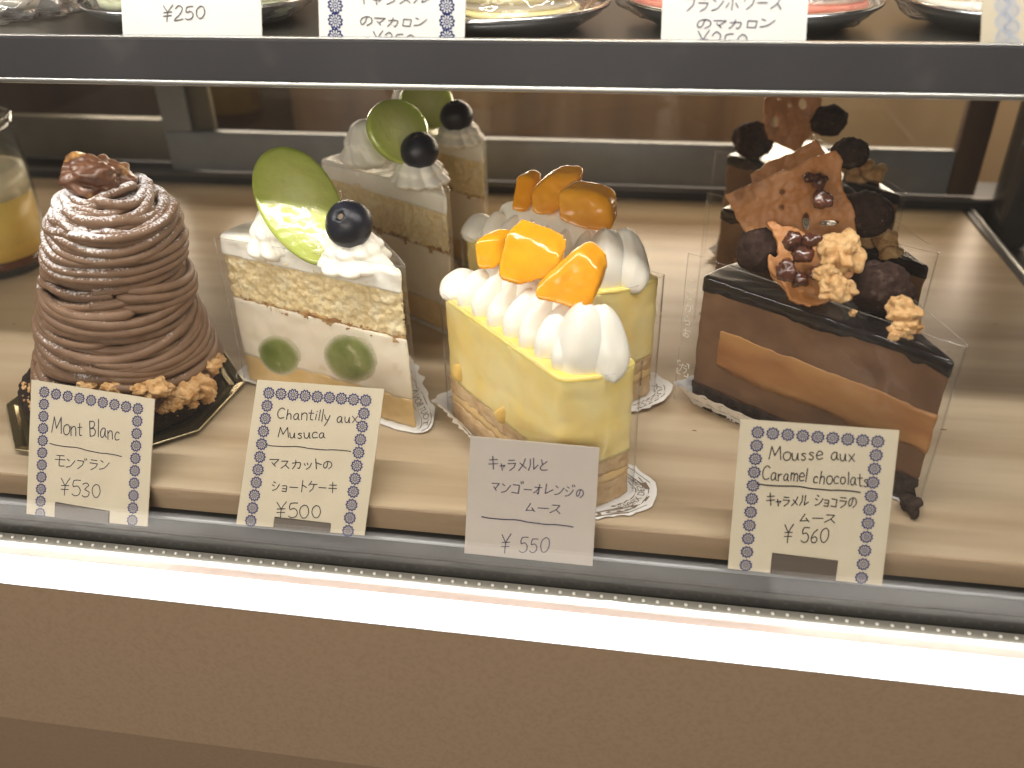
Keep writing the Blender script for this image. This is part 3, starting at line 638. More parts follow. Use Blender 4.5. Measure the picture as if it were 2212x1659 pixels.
class Paper:
    """a sheet of cake paper under a slice: flat below it, its border pleated and turned up; spec = (fraction of outline, width, rise)"""
    def __init__(s, label, poly, spec, pleat=.06, freq=11, scal=.22, group='papers under the cakes', seed=0):
        s.P = resample(ccw(poly), .12); s.N = normals2(s.P)
        for _ in range(14): s.N = [(s.N[i-1]+s.N[i]+s.N[(i+1)%len(s.N)]).normalized() for i in range(len(s.N))]
        s.spec = sorted(spec); s.pl = pleat; s.fr = freq; s.sc = scal; s.seed = seed; k = len(s.P)
        cen = sum(s.P, Vector((0,0)))/k
        s.t = thing('cake_paper', label, 'cake paper', (cen.x, cen.y, 0), group)
        rows = [[s.pos(i/k, j/9) for i in range(k)] for j in range(10)]
        m = MB().grid(rows, closed=True); m.f.append(tuple(range(k))[::-1])
        o = obj('paper_sheet', m, M['paper'], s.t); s.k = k
    def wr(s, f):
        f %= 1; sp = s.spec; sp = [(sp[-1][0]-1,)+sp[-1][1:]]+sp+[(sp[0][0]+1,)+sp[0][1:]]
        for a, b in zip(sp, sp[1:]):
            if a[0] <= f <= b[0]:
                t = (f-a[0])/max(b[0]-a[0], 1e-6); t = t*t*(3-2*t); return a[1]+(b[1]-a[1])*t, a[2]+(b[2]-a[2])*t
        return sp[0][1:]
    def pos(s, f, t, lift=0):
        k = len(s.P); x = (f % 1)*k; i = int(x) % k; q = x-int(x); p = s.P[i]*(1-q)+s.P[(i+1)%k]*q; n = s.N[i]*(1-q)+s.N[(i+1)%k]*q
        w, r = s.wr(f); L = sum((s.P[j]-s.P[j-1]).length for j in (1,))*k; arc = f*L
        w2 = w*(1-.10*abs(math.sin(arc*4.2)) if t > .8 else 1)
        pl = s.pl*math.sin(arc*s.fr)*t*min(1, w)+.05*nz((arc*.6, t, 0), 1, s.seed)*t
        side = pl*(1 if r > .5 else .25)
        return Vector((p.x+n.x*(w2*t*(1 if r < .5 else t**.6)+side), p.y+n.y*(w2*t*(1 if r < .5 else t**.6)+side), .02+r*t**1.2+abs(pl)*.5+lift))
    def print(s, txt, f0, f1, tc=.5, h=.35, flip=False):
        vs, fs = text_mesh(txt); x0 = min(v[0] for v in vs); x1 = max(v[0] for v in vs); m = MB(); out = []
        for v in vs:
            u = (v[0]-x0)/(x1-x0); u = 1-u if flip else u; tt = tc+((v[1]-.35)*h)*(1 if not flip else -1)
            p = s.pos(f0+(f1-f0)*u, min(max(tt, 0), 1)); q = s.pos(f0+(f1-f0)*u, min(max(tt,0),1)+.02); out.append(p+Vector((0,0,.012))+(CAM-p).normalized()*.015)
        m.add(out, fs)
        for tl in (tc-.62*h, tc+.62*h):
            n = 40; pts = [s.pos(f0-.01*(1 if f1 > f0 else -1)+(f1-f0)*1.06*i/n, tl+.03*abs(math.sin(i*.35))) for i in range(n+1)]
            pts = [p+Vector((0,0,.012))+(CAM-p).normalized()*.015 for p in pts]
            nn = (CAM-pts[n//2]).normalized()
            for i in range(0, n, 1):
                if i % 7 != 6: ribbon(m, pts[i:i+2], nn, .05 if i % 7 in (1,2,3) else .025)
        obj('printed_border', m, M['brown_print'], s.t, smooth=False)

# ================================================================== MUSCAT SHORTCAKES
def muscat(name, label, T, ang, open_=38, R0=10.0, H=7.7, gr=None, berry=None, swc=None, seed=0, paperlabel='', slices=()):
    T = Vector(T); d1 = Vector((math.cos(R(ang)), math.sin(R(ang)))); d2 = Vector((math.cos(R(ang-open_)), math.sin(R(ang-open_))))
    L = T+d1*R0; Rr = T+d2*R0
    t = thing('muscat_shortcake', label, 'cake slice', ((T.x+L.x+Rr.x)/3, (T.y+L.y+Rr.y)/3, .03), 'muscat shortcakes')
    poly = wedge(T, L, Rr)
    obj('base_sponge', slab(poly, .06, 1.55, amp=.05, seed=seed), M['sponge_wet'], t)
    obj('cream_filling', slab(poly, 1.5, 4.55, amp=.05, freq=1.2, seed=seed+1), M['filling'], t)
    pin = offset(resample(ccw(poly), .3), -.06)
    obj('sponge_crust', slab(pin, 4.35, 4.75, d=.08, dz=.08, amp=.16, freq=1.6, seed=seed+2, amp2=.08, freq2=9), M['crust'], t)
    obj('sponge', slab(pin, 4.62, 6.98, d=.075, dz=.075, amp=.12, freq=3.0, seed=seed+3, amp2=.055, freq2=12), M['sponge'], t)
    obj('cream_top', slab(poly, 6.75, H, d=.12, dz=.1, amp=.07, freq=1.4, seed=seed+4, topamp=.06, rnd=.16, rings=12), M['cream'], t)
    fn = Vector((-d1.y, d1.x, 0)); fn = fn if fn.y < 0 else -fn
    for px, py, rx, rz in slices:
        p = onplane(px, py, Vector((T.x, T.y, 0)), fn); m = MB(); rows = []; rim = []
        for j in range(7):
            q = j/6+1e-3; rim += [q]*32
            rows.append([p+Vector((d1.x,d1.y,0))*math.cos(a)*rx*q*(1+.06*math.sin(2*a+seed))+Vector((0,0,1))*(math.sin(a)*rz*q-.25*math.cos(a)*rx*q)+fn*(.075-.06*q**6) for a in [2*PI*k/32 for k in range(32)]])
        m.grid(rows, closed=True); so_ = obj('grape_slice', m, M['grape_in'], t, fix=True); so_.data.attributes.new('rim', 'FLOAT', 'POINT').data.foreach_set('value', rim)
    for c, r, h, tw in swc: obj('cream_rosette', swirl(c, r, h, tw=tw, seed=seed), M['cream'], t)
    grape(t, *gr)
    blueberry(t, *berry)
    path = [L+(Rr-L)*.3+d1*.6, L+d1*.12, T-d1*.02-d2*.02, T+d2*5.5, Rr]
    film(t, [L+d1*.1, T-(d1+d2)*.08, T+d2*5.5, Rr], H, off=-.1 if area2([L,T,Rr]) < 0 else .1, seed=seed, topfn=lambda u: 7.55+.5*min(1, u*2))
    return t, poly, d1, d2, L, Rr
T1 = (-9.45, 30.35)
c1 = lambda x, y, Y: aty(x, y, Y)
ms, poly, d1, d2, L, Rr = muscat('muscat', 'front muscat shortcake with a shiny cut grape and blueberry, beside the chestnut cake', T1, 161.5,
    gr=(aty(584, 322, 34.9), aty(716, 566, 31.5), (.2,-.67,.72), 1.66, 1.2), berry=(aty(754, 484, 31.6), .99, (-.12,-.70,.66)),
    swc=[(aty(768, 566, 31.9)-Vector((0,0,.25)), 1.45, 1.9, .5), (aty(604, 532, 33.5)-Vector((0,0,.25)), 1.35, 2.2, .9)], seed=1, slices=((603,768,1.3,1.1),(757,774,1.45,1.3)))
pp = Paper('white pleated paper under the front muscat shortcake', poly, [(.62,.5,.03),(.67,1.25,.25),(.80,1.6,.75),(.93,1.3,.6),(.05,.7,.2),(.24,.7,.3),(.31,.35,.12),(.5,.35,.02)])
pp.print("TOUT BON DESSERT TOUT MIGNON", .645, .90, .55, .36)
Rot = lambda a, v: Vector((v[0]*math.cos(R(a))-v[1]*math.sin(R(a)), v[0]*math.sin(R(a))+v[1]*math.cos(R(a))))
ms, poly, *_ = muscat('muscat', 'second muscat shortcake from the glass, its blueberry in front of a green grape', (-9.6, 39.3), 148,
    gr=(aty(846, 214, 41.4), aty(884, 352, 40.2), (.75,-.55,.35), 1.72, 1.2), berry=(aty(906, 326, 40.5), .96, (-.1,-.25,.9)),
    swc=[(aty(908, 390, 40.7)-Vector((0,0,.15)), 1.40, 1.6, .35), (aty(795, 348, 43.0)-Vector((0,0,.1)), 1.35, 2.3, 1.1)], seed=2)
pp = Paper('white pleated paper under the second muscat shortcake', poly, [(.62,.4,.03),(.67,1.1,.25),(.80,1.4,.75),(.93,1.3,.6),(.05,.7,.2),(.24,.7,.25),(.31,.35,.12),(.5,.35,.02)], seed=3)
pp.print("TOUT BON DESSERT", .65, .85, .55, .36)
ms, poly, *_ = muscat('muscat', 'rearmost muscat shortcake, half hidden in shade under the shelf', (-9.3, 47.6), 148,
    gr=(aty(905, 170, 50.2), aty(948, 275, 49.2), (.7,-.6,.3), 1.75, 1.2), berry=(aty(986, 252, 48.6), .97, (-.1,-.2,.9)),
    swc=[(aty(992, 305, 48.8)-Vector((0,0,.15)), 1.40, 1.6, .35), (aty(880, 225, 51.0)-Vector((0,0,1.2)), 1.35, 2.3, 1.1)], seed=3)
pp = Paper('white pleated paper under the rearmost muscat shortcake', poly, [(.62,.4,.02),(.7,1.0,.25),(.9,1.3,.6),(.05,.7,.2),(.31,.35,.12),(.5,.35,.02)], seed=4)

# ================================================================== MANGO MOUSSE CAKES
def chunk(parent, outline, p, thick, back, name='mango_piece', bev=.28, mat='mango', seed=0, sub=2):
    """a cut piece whose near side has the given outline on the plane through p facing the viewer, going back by 'back'"""
    n = -FW.copy(); b = bmesh.new()
    A = [b.verts.new(onplane(x, y, p, n)) for x, y in outline]; cen = sum((v.co for v in A), Vector())/len(A)
    B = [b.verts.new(cen+(v.co-cen)*.86+Vector(back)*thick) for v in A]; k = len(A)
    b.faces.new(A); b.faces.new(B[::-1])
    for i in range(k): b.faces.new((A[i], B[i], B[(i+1)%k], A[(i+1)%k]))
    bmesh.ops.recalc_face_normals(b, faces=b.faces)
    bmesh.ops.bevel(b, geom=b.edges[:], offset=bev, segments=3, affect='EDGES', profile=.6)
    bmesh.ops.triangulate(b, faces=b.faces[:]); bmesh.ops.subdivide_edges(b, edges=b.edges[:], cuts=1, use_grid_fill=True)
    b.verts.index_update(); m = MB().bm(b); b.free()
    o = obj(name, m, M[mat], parent, remesh=.07)
    displace(o, lambda q, nn: .07*nz(q, .9, seed)+.02*nz(q, 3.2, seed))
    return o
def petal(m, c, along, across, up, a, b, h, seed, lean=.25):
    """one tongue of piped cream standing across the piping direction, its foot swelling towards the viewer"""
    bmh = bmesh.new(); bmesh.ops.create_uvsphere(bmh, u_segments=32, v_segments=22, radius=1)
    for v in bmh.verts:
        x, y, z = v.co
        k = 1+.05*nz((x,y,z), 1.8, seed)+.012*nz((x,y,z), 7, seed)
        w = 1-.30*max(0, z)**2                       # narrower at the top
        yy = y*b*k*w-.28*b*(1-z)*.5+lean*h*z*.6; zz = z*h*k-.10*h*(y*y); xx = x*a*k*(1-.25*max(0, z))-.22*a*z+.10*a*math.sin(2.2*y+seed)
        v.co = Vector(c)+along*xx+across*yy+up*zz
    bmh.verts.index_update(); m.bm(bmh); bmh.free()
def scoop(m, c, face, up, w, h, th, seed, curl=.5):
    """a broad end petal: a thick curved leaf of cream whose rim curls over, facing 'face'"""
    side = up.cross(face).normalized(); rows = []; NU, NV = 26, 22
    for i in range(NU+1):
        u = i/NU*2-1; row = []
        for j in range(2*NV):
            s_ = 1 if j < NV else -1; v = (j if j < NV else 2*NV-1-j)/(NV-1)*2-1
            wid = w*math.sqrt(max(0, 1-abs(v)**2.4*.92))*(1-.18*v)
            t = th*math.sqrt(max(.02, 1-u*u))*math.sqrt(max(.02, 1-v*v*.96))
            bend = -curl*w*u*u+.18*h*(1-v)*.5+.05*nz((u*1.4, v*1.4, 0), 1.3, seed)
            row.append(Vector(c)+side*u*wid+up*(v*h+.05*nz((u,v,1),2,seed)*h)+face*(bend+s_*t))
        rows.append(row)
    m.grid(rows, closed=True); n = 2*NV
    m.f.append(tuple(len(m.v)-n+k for k in range(n))); m.f.append(tuple(len(m.v)-n*(NU+1)+k for k in range(n))[::-1])
def mango_cake(label, A, B, D, seed, pieces, paperlabel, core=1.25, H=6.1, wE=1.9, lobes=8, petals=None):
    A, B, D = Vector(A), Vector(B), Vector(D)
    al = (B-A).normalized(); pr = Vector((-al.y, al.x)); pr = pr if pr.y > 0 else -pr
    C = (B+D)/2+al*.35; E = A+pr*wE-al*.1
    poly = rounded([A, B, C, D, E], [.45,.55,.5,.5,.4])
    cen = sum(poly, Vector((0,0)))/len(poly)
    t = thing('mango_mousse_cake', label, 'cake slice', (cen.x, cen.y, .03), 'mango mousse cakes')
    obj('sponge_base', slab(poly, .06, 1.1, amp=.06, amp2=.05, d=.12, dz=.1, seed=seed), M['mango_base'], t)
    obj('orange_layer', slab(poly, 1.08, 1.55, amp=.05, seed=seed+1), M['sponge_wet'], t)
    obj('upper_sponge', slab(poly, 1.5, 2.25, amp=.06, amp2=.05, d=.12, dz=.1, seed=seed+1.5), M['mango_base'], t)
    obj('mango_mousse', slab(poly, 2.2, H-.12, amp=.05, freq=1.3, seed=seed+2), M['mango_mousse'], t)
    obj('glaze_top', slab(poly, H-.15, H, amp=.03, seed=seed+2, topamp=.03, rnd=.1), M['mango_top'], t)
    # piped shell of whipped cream from the tip to the broad end
    m = MB(); up = Vector((0,0,1)); al3 = Vector((al.x, al.y, 0)); pr3 = Vector((pr.x, pr.y, 0))
    S = A+pr*1.0+al*.15; Ee = B+(D-B)*.50-al*1.1
    for i in range(lobes):
        t_ = i/(lobes-1); c2 = S+(Ee-S)*t_; s = .80+.34*t_
        if i == 0: petal(m, (c2.x, c2.y, H+.35), al3, pr3, up, .75, .95, .62, seed*10+i, lean=.2); continue
        petal(m, (c2.x, c2.y, H+.62*s), al3, pr3, up, .52*s, 1.0*s, .98*s, seed*10+i)
    cc = (S+Ee)/2+pr*.35; b2 = bmesh.new(); bmesh.ops.create_uvsphere(b2, u_segments=40, v_segments=24, radius=1); hl = (Ee-S).length*.5
    for v in b2.verts:
        x, y, z = v.co; k = 1+.06*nz((x*4,y,z), 1.5, seed); v.co = Vector((cc.x, cc.y, H+.4))+pr3*.35+al3*x*hl*k+pr3*y*.8*k+up*z*core*k
    b2.verts.index_update(); m.bm(b2); b2.free()
    fd = -pr3; c2 = B+(D-B)*.34-al*.70
    scoop(m, (c2.x, c2.y, H+.98), (fd*.8+al3*.35+up*.25).normalized(), (up-fd*.15).normalized(), 1.0, 1.45, .42, seed+50, curl=.45)
    c2 = B+(D-B)*.62-al*.30
    scoop(m, (c2.x, c2.y, H+.95), (fd*.35+al3*.9+up*.2).normalized(), (up-al3*.3).normalized(), .78, 1.40, .34, seed+60, curl=.2)
    c2 = B+(D-B)*.75-al*1.2; petal(m, (c2.x, c2.y, H+.75), al3, pr3, up, .7, .9, .9, seed+70)
    obj('whipped_cream', m, M['cream'], t, fix=True)
    for k, (ol, p, th, bk) in enumerate(pieces): chunk(t, ol, p, th, bk, seed=seed+k)
    for f in (.15, .55):
        p = A+(B-A)*(f)+pr*.045; mm = MB(); lump(mm, (p.x, p.y, 2.9 if f < .3 else 2.5), .42, seed+f, sq=(1,.25,1.1)); 
        obj('mango_bit', mm, M['mango_bit'], t)
    pth = [A+pr*1.2-al*.1, A-al*.05, B, C+al*.05, D, D+(E-D)*.4]
    film(t, pth, H+.25, off=.09, seed=seed, topfn=lambda u: H+.25-.25*u)
    return t, poly
A1 = atz(955,640,6.1).xy; B1 = atz(1212,822,6.1).xy; D1 = atz(1383,782,6.1).xy
p1 = lambda Y, x, y: aty(x, y, Y)
mg, mpoly = mango_cake('front mango mousse cake with three glossy mango pieces', A1, B1, D1, 5,
    [([(1020,517),(1078,513),(1076,585),(1024,590)], p1(31.5,1050,550), 1.5, (.35,.8,.1)),
     ([(1088,497),(1206,545),(1212,580),(1190,606),(1116,624),(1064,606)], p1(29.6,1130,560), 1.3, (.3,.85,.35)),
     ([(1247,541),(1296,580),(1296,618),(1268,684),(1226,672),(1140,648),(1152,622)], p1(27.9,1220,620), 1.4, (.3,.9,.2))], '')
pm1 = Paper('white printed paper under the front mango cake, curled up at its left', mpoly, [(0,.9,.7),(.04,1.0,1.25),(.14,1.0,1.05),(.25,.8,.35),(.36,.5,.06),(.46,.8,.04),(.52,1.35,.05),(.60,1.35,.08),(.75,.9,.3),(.93,.7,.5)], seed=2)
mg, mpoly2 = mango_cake('mango mousse cake behind, its mango pieces half in shade', (-8.6,38.0), (-2.15,32.6), (1.0,34.75), 8,
    [([(1112,378),(1150,384),(1142,460),(1096,462)], p1(37.3,1120,420), 1.4, (.35,.8,.1)),
     ([(1190,377),(1252,382),(1240,420),(1196,470),(1144,470),(1142,412)], p1(36.4,1190,425), 1.4, (.3,.85,.25)),
     ([(1202,410),(1284,418),(1318,440),(1324,506),(1260,500),(1200,482)], p1(35.2,1262,455), 1.4, (.3,.9,.2))], '', core=1.85)
pm2 = Paper('white printed paper under the mango cake behind', mpoly2, [(0,.7,.5),(.1,.7,.6),(.25,.6,.2),(.40,.5,.05),(.50,1.1,.2),(.58,1.2,.35),(.68,1.0,.3),(.8,.8,.2),(.93,.6,.4)], seed=5)
def locate(paper, x, y):
    """outline fraction of a paper nearest to a point on the board"""
    q = atz(x, y).xy; return min(range(len(paper.P)), key=lambda i: (paper.P[i]-q).length)/len(paper.P)
f0, f1 = locate(pm1, 962, 860), locate(pm1, 1040, 960)
pm1.print("GATEAUX QU'ON AIMENT", f0, f1, .62, .30)
f0, f1 = locate(pm1, 1330, 1090), locate(pm1, 1400, 1000)
pm1.print("LE DOUX DESSERT", f0, f1, .45, .3)
f0, f1 = locate(pm2, 1385, 880), locate(pm2, 1440, 800)
pm2.print("LE DOUX", f0, f1, .45, .32)

# ================================================================== CHOCOLATE MOUSSE CAKES
def plate_px(parent, outline, p, n, thick, name, mat, holes=(), seed=0, vox=.06, bend=.15, amp=.022):
    """a thin brittle sheet with the outline on the plane (p, n), pierced and slightly warped"""
    n = Vector(n).normalized(); u = n.cross(Vector((0,0,1))).normalized(); v = u.cross(n); p = Vector(p)
    cu = bpy.data.curves.new('t', 'CURVE'); cu.dimensions = '2D'; cu.fill_mode = 'BOTH'; cu.extrude = thick/2
    loops = [[onplane(x, y, p, n) for x, y in outline]]+[[onplane(x+rx*math.cos(a), y+ry*math.sin(a), p, n) for a in [2*PI*k/10 for k in range(10)]] for x, y, rx, ry in holes]
    rnd = random.Random(seed)
    for li, lp in enumerate(loops):
        if li == 0:
            q = []
            for i in range(len(lp)):
                a, b = lp[i], lp[(i+1)%len(lp)]; k = max(1, int((b-a).length/.18))
                q += [a+(b-a)*j/k+Vector((rnd.uniform(-1,1), rnd.uniform(-1,1), rnd.uniform(-1,1)))*.035 for j in range(k)]
            lp = q
        s = cu.splines.new('POLY'); s.points.add(len(lp)-1); s.use_cyclic_u = True
        for pt, w in zip(s.points, lp): pt.co = ((w-p).dot(u), (w-p).dot(v), 0, 1)
    o = bpy.data.objects.new('t', cu); COL.objects.link(o); dg = bpy.context.evaluated_depsgraph_get()
    me = bpy.data.meshes.new_from_object(o.evaluated_get(dg)); m = MB()
    m.add([p+u*w.co.x+v*w.co.y+n*w.co.z for w in me.vertices], [tuple(f.vertices) for f in me.polygons])
    bpy.data.objects.remove(o); bpy.data.curves.remove(cu); bpy.data.meshes.remove(me)
    ob = obj(name, m, M[mat], parent, remesh=vox)
    og = ORG[ob]
    for w in ob.data.vertices:
        q = w.co/CM+og; a, b = (q-p).dot(u), (q-p).dot(v); w.co += n*(bend*nz((a,b,0), .45, seed)+.03*fbm((a,b,0), 2.2, seed+1))*CM*2
    displace(ob, lambda q, nn: amp*fbm(q, 3.5, seed+2)*.6)
    return ob
def choc_cake(label, T, seed, tops, ang=143.5, open_=36, R0=10.6, H=6.5, filmtop=None):
    T = Vector(T); d1 = Vector((math.cos(R(ang)), math.sin(R(ang)))); d2 = Vector((math.cos(R(ang-open_)), math.sin(R(ang-open_))))
    L = T+d1*R0; Rr = T+d2*R0; poly = wedge(T, L, Rr, tipr=.2)
    t = thing('chocolate_mousse_cake', label, 'cake slice', ((T.x+L.x+Rr.x)/3, (T.y+L.y+Rr.y)/3, .03), 'chocolate mousse cakes')
    obj('dark_sponge', slab(offset(resample(ccw(poly), .2), .04), .06, 1.2, d=.12, dz=.1, amp=.08, amp2=.07, seed=seed), M['choc_base'], t)
    obj('chocolate_mousse', slab(poly, 1.18, H-.3, amp=.05, freq=1.5, seed=seed+2), M['choc_mousse'], t)
    a0 = d1*R0*.90; inner = wedge(T, T+a0, T+d2*R0*.90, tipr=.2)
    obj('caramel_layer', slab(offset(resample(ccw(inner), .2), .035), 2.5, 4.25, amp=.05, freq=1.5, seed=seed+2, zb=.22, zt=lambda v: .16*fbm((v.x, v.y, 0), .8, seed)), M['caramel_cream'], t)
    obj('glaze_top', slab(offset(resample(ccw(poly), .2), .05), H-.36, H, amp=.03, seed=seed+3, topamp=.03, rnd=.14, zb=.32), M['glaze'], t)
    rows = film(t, [L+d1*.9-d2*.25, L+d1*.1-d2*.1, T-(d1+d2)*.10, T+d2*5, Rr], H, off=.1 if area2([L,T,Rr]) > 0 else -.1, seed=seed, topfn=filmtop)
    return t, poly, L, d1, d2
def bits(parent, lst, name, mat, amp=.3, freq=1.6, sub=3, base=0, amp2=.12):
    for k, (x, y, Y, r) in enumerate(lst):
        m = MB(); rr = random.Random(base+k)
        lump(m, aty(x, y, Y), r, base+k, amp=amp, freq=freq, sub=sub, sq=(rr.uniform(.85,1.2), rr.uniform(.85,1.15), rr.uniform(.8,1.05)), amp2=amp2)
        obj(name, m, M[mat], parent)
TC = (11.2, 27.85)
ch, cpoly, Lc, e1, e2 = choc_cake('front chocolate mousse cake topped with a caramel tuile, truffles and crumble', TC, 20, None,
    filmtop=lambda u: 7.4-1.2*min(1, u*1.6)*.2+.9*max(0, u-.45))
pl = Vector((4.6, 34.6, 0))
plate_px(ch, [(1566,420),(1612,402),(1660,384),(1690,368),(1718,362),(1748,344),(1790,330),(1806,322),(1822,346),(1818,392),(1832,428),(1846,456),(1852,520),(1850,575),(1836,612),(1790,640),(1722,660),(1672,604),(1640,548),(1598,482)],
    (6.2,33.2,9), (.05,-1,.32), .16, 'caramel_tuile', 'tuile', holes=((1690,414,7,6),(1690,448,6,6),(1742,478,8,20),(1792,482,24,6),(1795,535,6,6)), seed=3)
plate_px(ch, [(1656,480),(1672,476),(1690,488),(1722,494),(1760,512),(1800,520),(1824,560),(1820,610),(1790,652),(1746,664),(1706,648),(1690,612),(1662,580),(1660,548),(1684,560),(1676,520)],
    (7.0,31.6,8), (-.05,-1,.75), .26, 'caramel_tuile', 'tuile', seed=7, amp=.05)
bits(ch, [(1712,520,31.2,.36),(1735,548,31.1,.42),(1752,520,31.2,.34),(1700,582,30.8,.40),(1728,604,30.7,.34),(1765,590,30.6,.3),(1770,392,33.0,.34),(1778,432,32.6,.36),(1748,384,33.1,.22)], 'nut_piece', 'pecan', amp=.45, base=200)
bits(ch, [(1902,622,31.4,1.02),(1868,462,34.4,1.0),(1640,536,33.3,.95)], 'truffle', 'truffle', amp=.10, base=240, sub=4)
bits(ch, [(1818,548,31.0,.78),(1806,622,29.6,.58),(1952,672,28.6,.56),(1790,598,29.9,.42),(1968,704,28.2,.3),(1944,712,28.0,.3),(1932,726,27.8,.16),(1842,676,29.4,.14),(1965,728,28.0,.10),(1985,715,28.2,.09)], 'crumble', 'crumb', amp=.42, freq=2.2, sub=5, base=260, amp2=.13)
bits(ch, [(1970,1092,27.35,.34),(1976,1112,26.95,.2),(1958,1080,27.5,.25)], 'chocolate_curl', 'choc_base', amp=.5, base=280)
cp = Paper('white pleated paper turned up against the front chocolate cake', cpoly, [(.62,.25,.02),(.70,.4,.05),(.92,.5,.05),(.07,.5,.2),(.205,.8,.6),(.27,.9,1.2),(.38,.7,1.1),(.50,.45,.5),(.58,.3,.1)], pleat=.10, freq=9, seed=6)
f0, f1 = locate(cp, 1492, 895), locate(cp, 1640, 962)
cp.print("TOUT BON DESSERT", f0, f1, .6, .32)
# lettering printed on the film's loose end
ft = MB(); fo = MB()
La = Vector((Lc.x+e1.x*.45-e2.x*.2, Lc.y+e1.y*.45-e2.y*.2, 0)); fn = Vector((e1.y, -e1.x, 0)); fn = fn if fn.y < 0 else -fn
Lp = La+fn*.25
for k, c in enumerate("ここからお"):
    zc = 6.0-k*.62
    for s in strokes(c): ribbon(ft, [Lp+Vector((e1.x,e1.y,0))*-(p[0]-4)*.055+Vector((0,0,zc+p[1]*.048)) for p in s], fn, .035)
zc = 1.55
for pts in ([(0,9),(0,11),(2,11)],[(8,11),(10,11),(10,8)],[(10,3),(10,0),(7,0)],[(3,0),(0,0),(0,4)]):
    ribbon(ft, [Lp+Vector((e1.x,e1.y,0))*-(p[0]-5)*.06+Vector((0,0,zc+p[1]*.06)) for p in pts], fn, .05)
for i, c in enumerate("プラ"):
    for s in strokes(c): ribbon(ft, [Lp+Vector((e1.x,e1.y,0))*-(p[0]*.45+1+i*4.2-5)*.06+Vector((0,0,zc+.12+p[1]*.045)) for p in s], fn, .035)
M['film_print'] = pm('white_film_print', (.75,.72,.66), rough=.6)
obj('film_lettering', ft, M['film_print'], ch, smooth=False)

ch2, cpoly2, *_ = choc_cake('middle chocolate mousse cake, mostly hidden by the one in front', (12.35, 36.1), 30, None, filmtop=lambda u: 7.2+.6*max(0, u-.45))
bits(ch2, [(1880,520,38.2,.42),(1912,520,37.6,.5),(1922,545,37.2,.4),(1900,512,38.0,.3)], 'crumble', 'crumb', amp=.35, freq=2.0, base=300)
bits(ch2, [(1836,330,42.0,.85)], 'truffle', 'truffle', amp=.1, base=310, sub=4)
plate_px(ch2, [(1620,378),(1668,346),(1712,330),(1760,300),(1782,330),(1790,420),(1760,470),(1640,470)], (7.5,41.2,9), (.0,-1,.3), .18, 'caramel_tuile', 'tuile', seed=11)
cp2 = Paper('white paper under the middle chocolate cake', cpoly2, [(.62,.25,.02),(.92,.5,.05),(.22,.6,.4),(.32,.4,.6),(.52,.3,.25)], pleat=.08, seed=8)
ch3, cpoly3, *_ = choc_cake('rearmost chocolate mousse cake with a tall nut tuile touching the shelf shade', (13.2, 45.2), 40, None, filmtop=lambda u: 6.7)
bits(ch3, [(1846,372,48.0,.55),(1888,376,47.2,.55),(1872,360,47.5,.4),(1850,394,47.5,.5)], 'crumble', 'crumb', amp=.4, freq=2.0, base=330)
bits(ch3, [(1627,302,51.0,1.15),(1790,262,50.0,.95)], 'truffle', 'truffle', amp=.14, base=340, sub=4)
plate_px(ch3, [(1648,260),(1650,214),(1672,192),(1740,186),(1775,190),(1772,262),(1744,300),(1720,330),(1660,300)], (7.5,50.4,10), (.1,-1,.2), .18, 'caramel_tuile', 'tuile',
    holes=((1672,262,9,12),(1706,228,4,4),(1682,214,4,4),(1700,250,3,3),(1735,225,8,12)), seed=13)
cp3 = Paper('white paper under the rearmost chocolate cake', cpoly3, [(.62,.25,.02),(.92,.5,.05),(.22,.6,.4),(.32,.4,.6),(.52,.3,.25)], pleat=.08, seed=9)

# ================================================================== MONT BLANC
MC = lambda z: Vector((-23.45+.62*max(0, z-2)/7*2.0*.9-.0, 31.1, z))
def mc(z): 
    pts = [(0,-23.6),(1.8,-23.43),(4.5,-23.2),(7,-22.66),(9,-22.14),(10.2,-22.1),(12,-22.1)]
    for a, b in zip(pts, pts[1:]):
        if z <= b[0]: return a[1]+(b[1]-a[1])*(z-a[0])/(b[0]-a[0])
    return pts[-1][1]
def mr_(z):
    pts = [(0,3.9),(1.8,3.98),(3,3.62),(4.5,3.26),(7,2.80),(8.8,2.60),(9.4,2.42),(9.9,2.05),(10.4,1.4),(10.8,.7),(11,.3)]
    for a, b in zip(pts, pts[1:]):
        if z <= b[0]: return a[1]+(b[1]-a[1])*(z-a[0])/(b[0]-a[0])
    return .3
mb = thing('mont_blanc', 'tall chestnut cream mound dusted with powdered sugar at the left', 'cake', (-23.5, 31.1, .2))
tart = MB().lathe([(3.9,.25),(4.3,.4),(4.42,1.0),(4.4,1.7),(4.25,1.85),(3.5,1.9)], (-23.9,31.1,0), seg=72)
o = obj('tart_base', tart, M['tart'], mb, remesh=.14); displace(o, lambda p, n: .06*fbm(p, 3, 1)+.05*fbm(p, 8, 2))
core = MB()
core_rows = []
for i in range(40):
    z = 1.6+8.7*i/39; core_rows.append([Vector((mc(z)+(mr_(z)-.42)*math.cos(a), 31.1+(mr_(z)-.42)*math.sin(a), z)) for a in [2*PI*k/48 for k in range(48)]])
core.grid(core_rows, closed=True); core.f.append(tuple(39*48+k for k in range(48)))
st = MB(); rnd = random.Random(23)
z = 1.85
while z < 10.2:          # the first loops, laid round and round
    a0 = rnd.uniform(0, 2*PI); tilt = rnd.uniform(-.05,.3); ph = R(rnd.uniform(120,220)); s1 = rnd.uniform(0,9); path = []
    for i in range(121):
        a = a0+6.6*i/120; h = min(max(z+tilt*math.cos(a-ph)+.06*math.sin(a*2+s1)+.38*i/120, 1.7), 10.4); r = mr_(h)-.10+.04*math.sin(a*3.1+s1)
        path.append((mc(h)+r*math.cos(a), 31.1+r*math.sin(a), h))
    st.tube(path, .195, 10); z += .37
z = 1.9
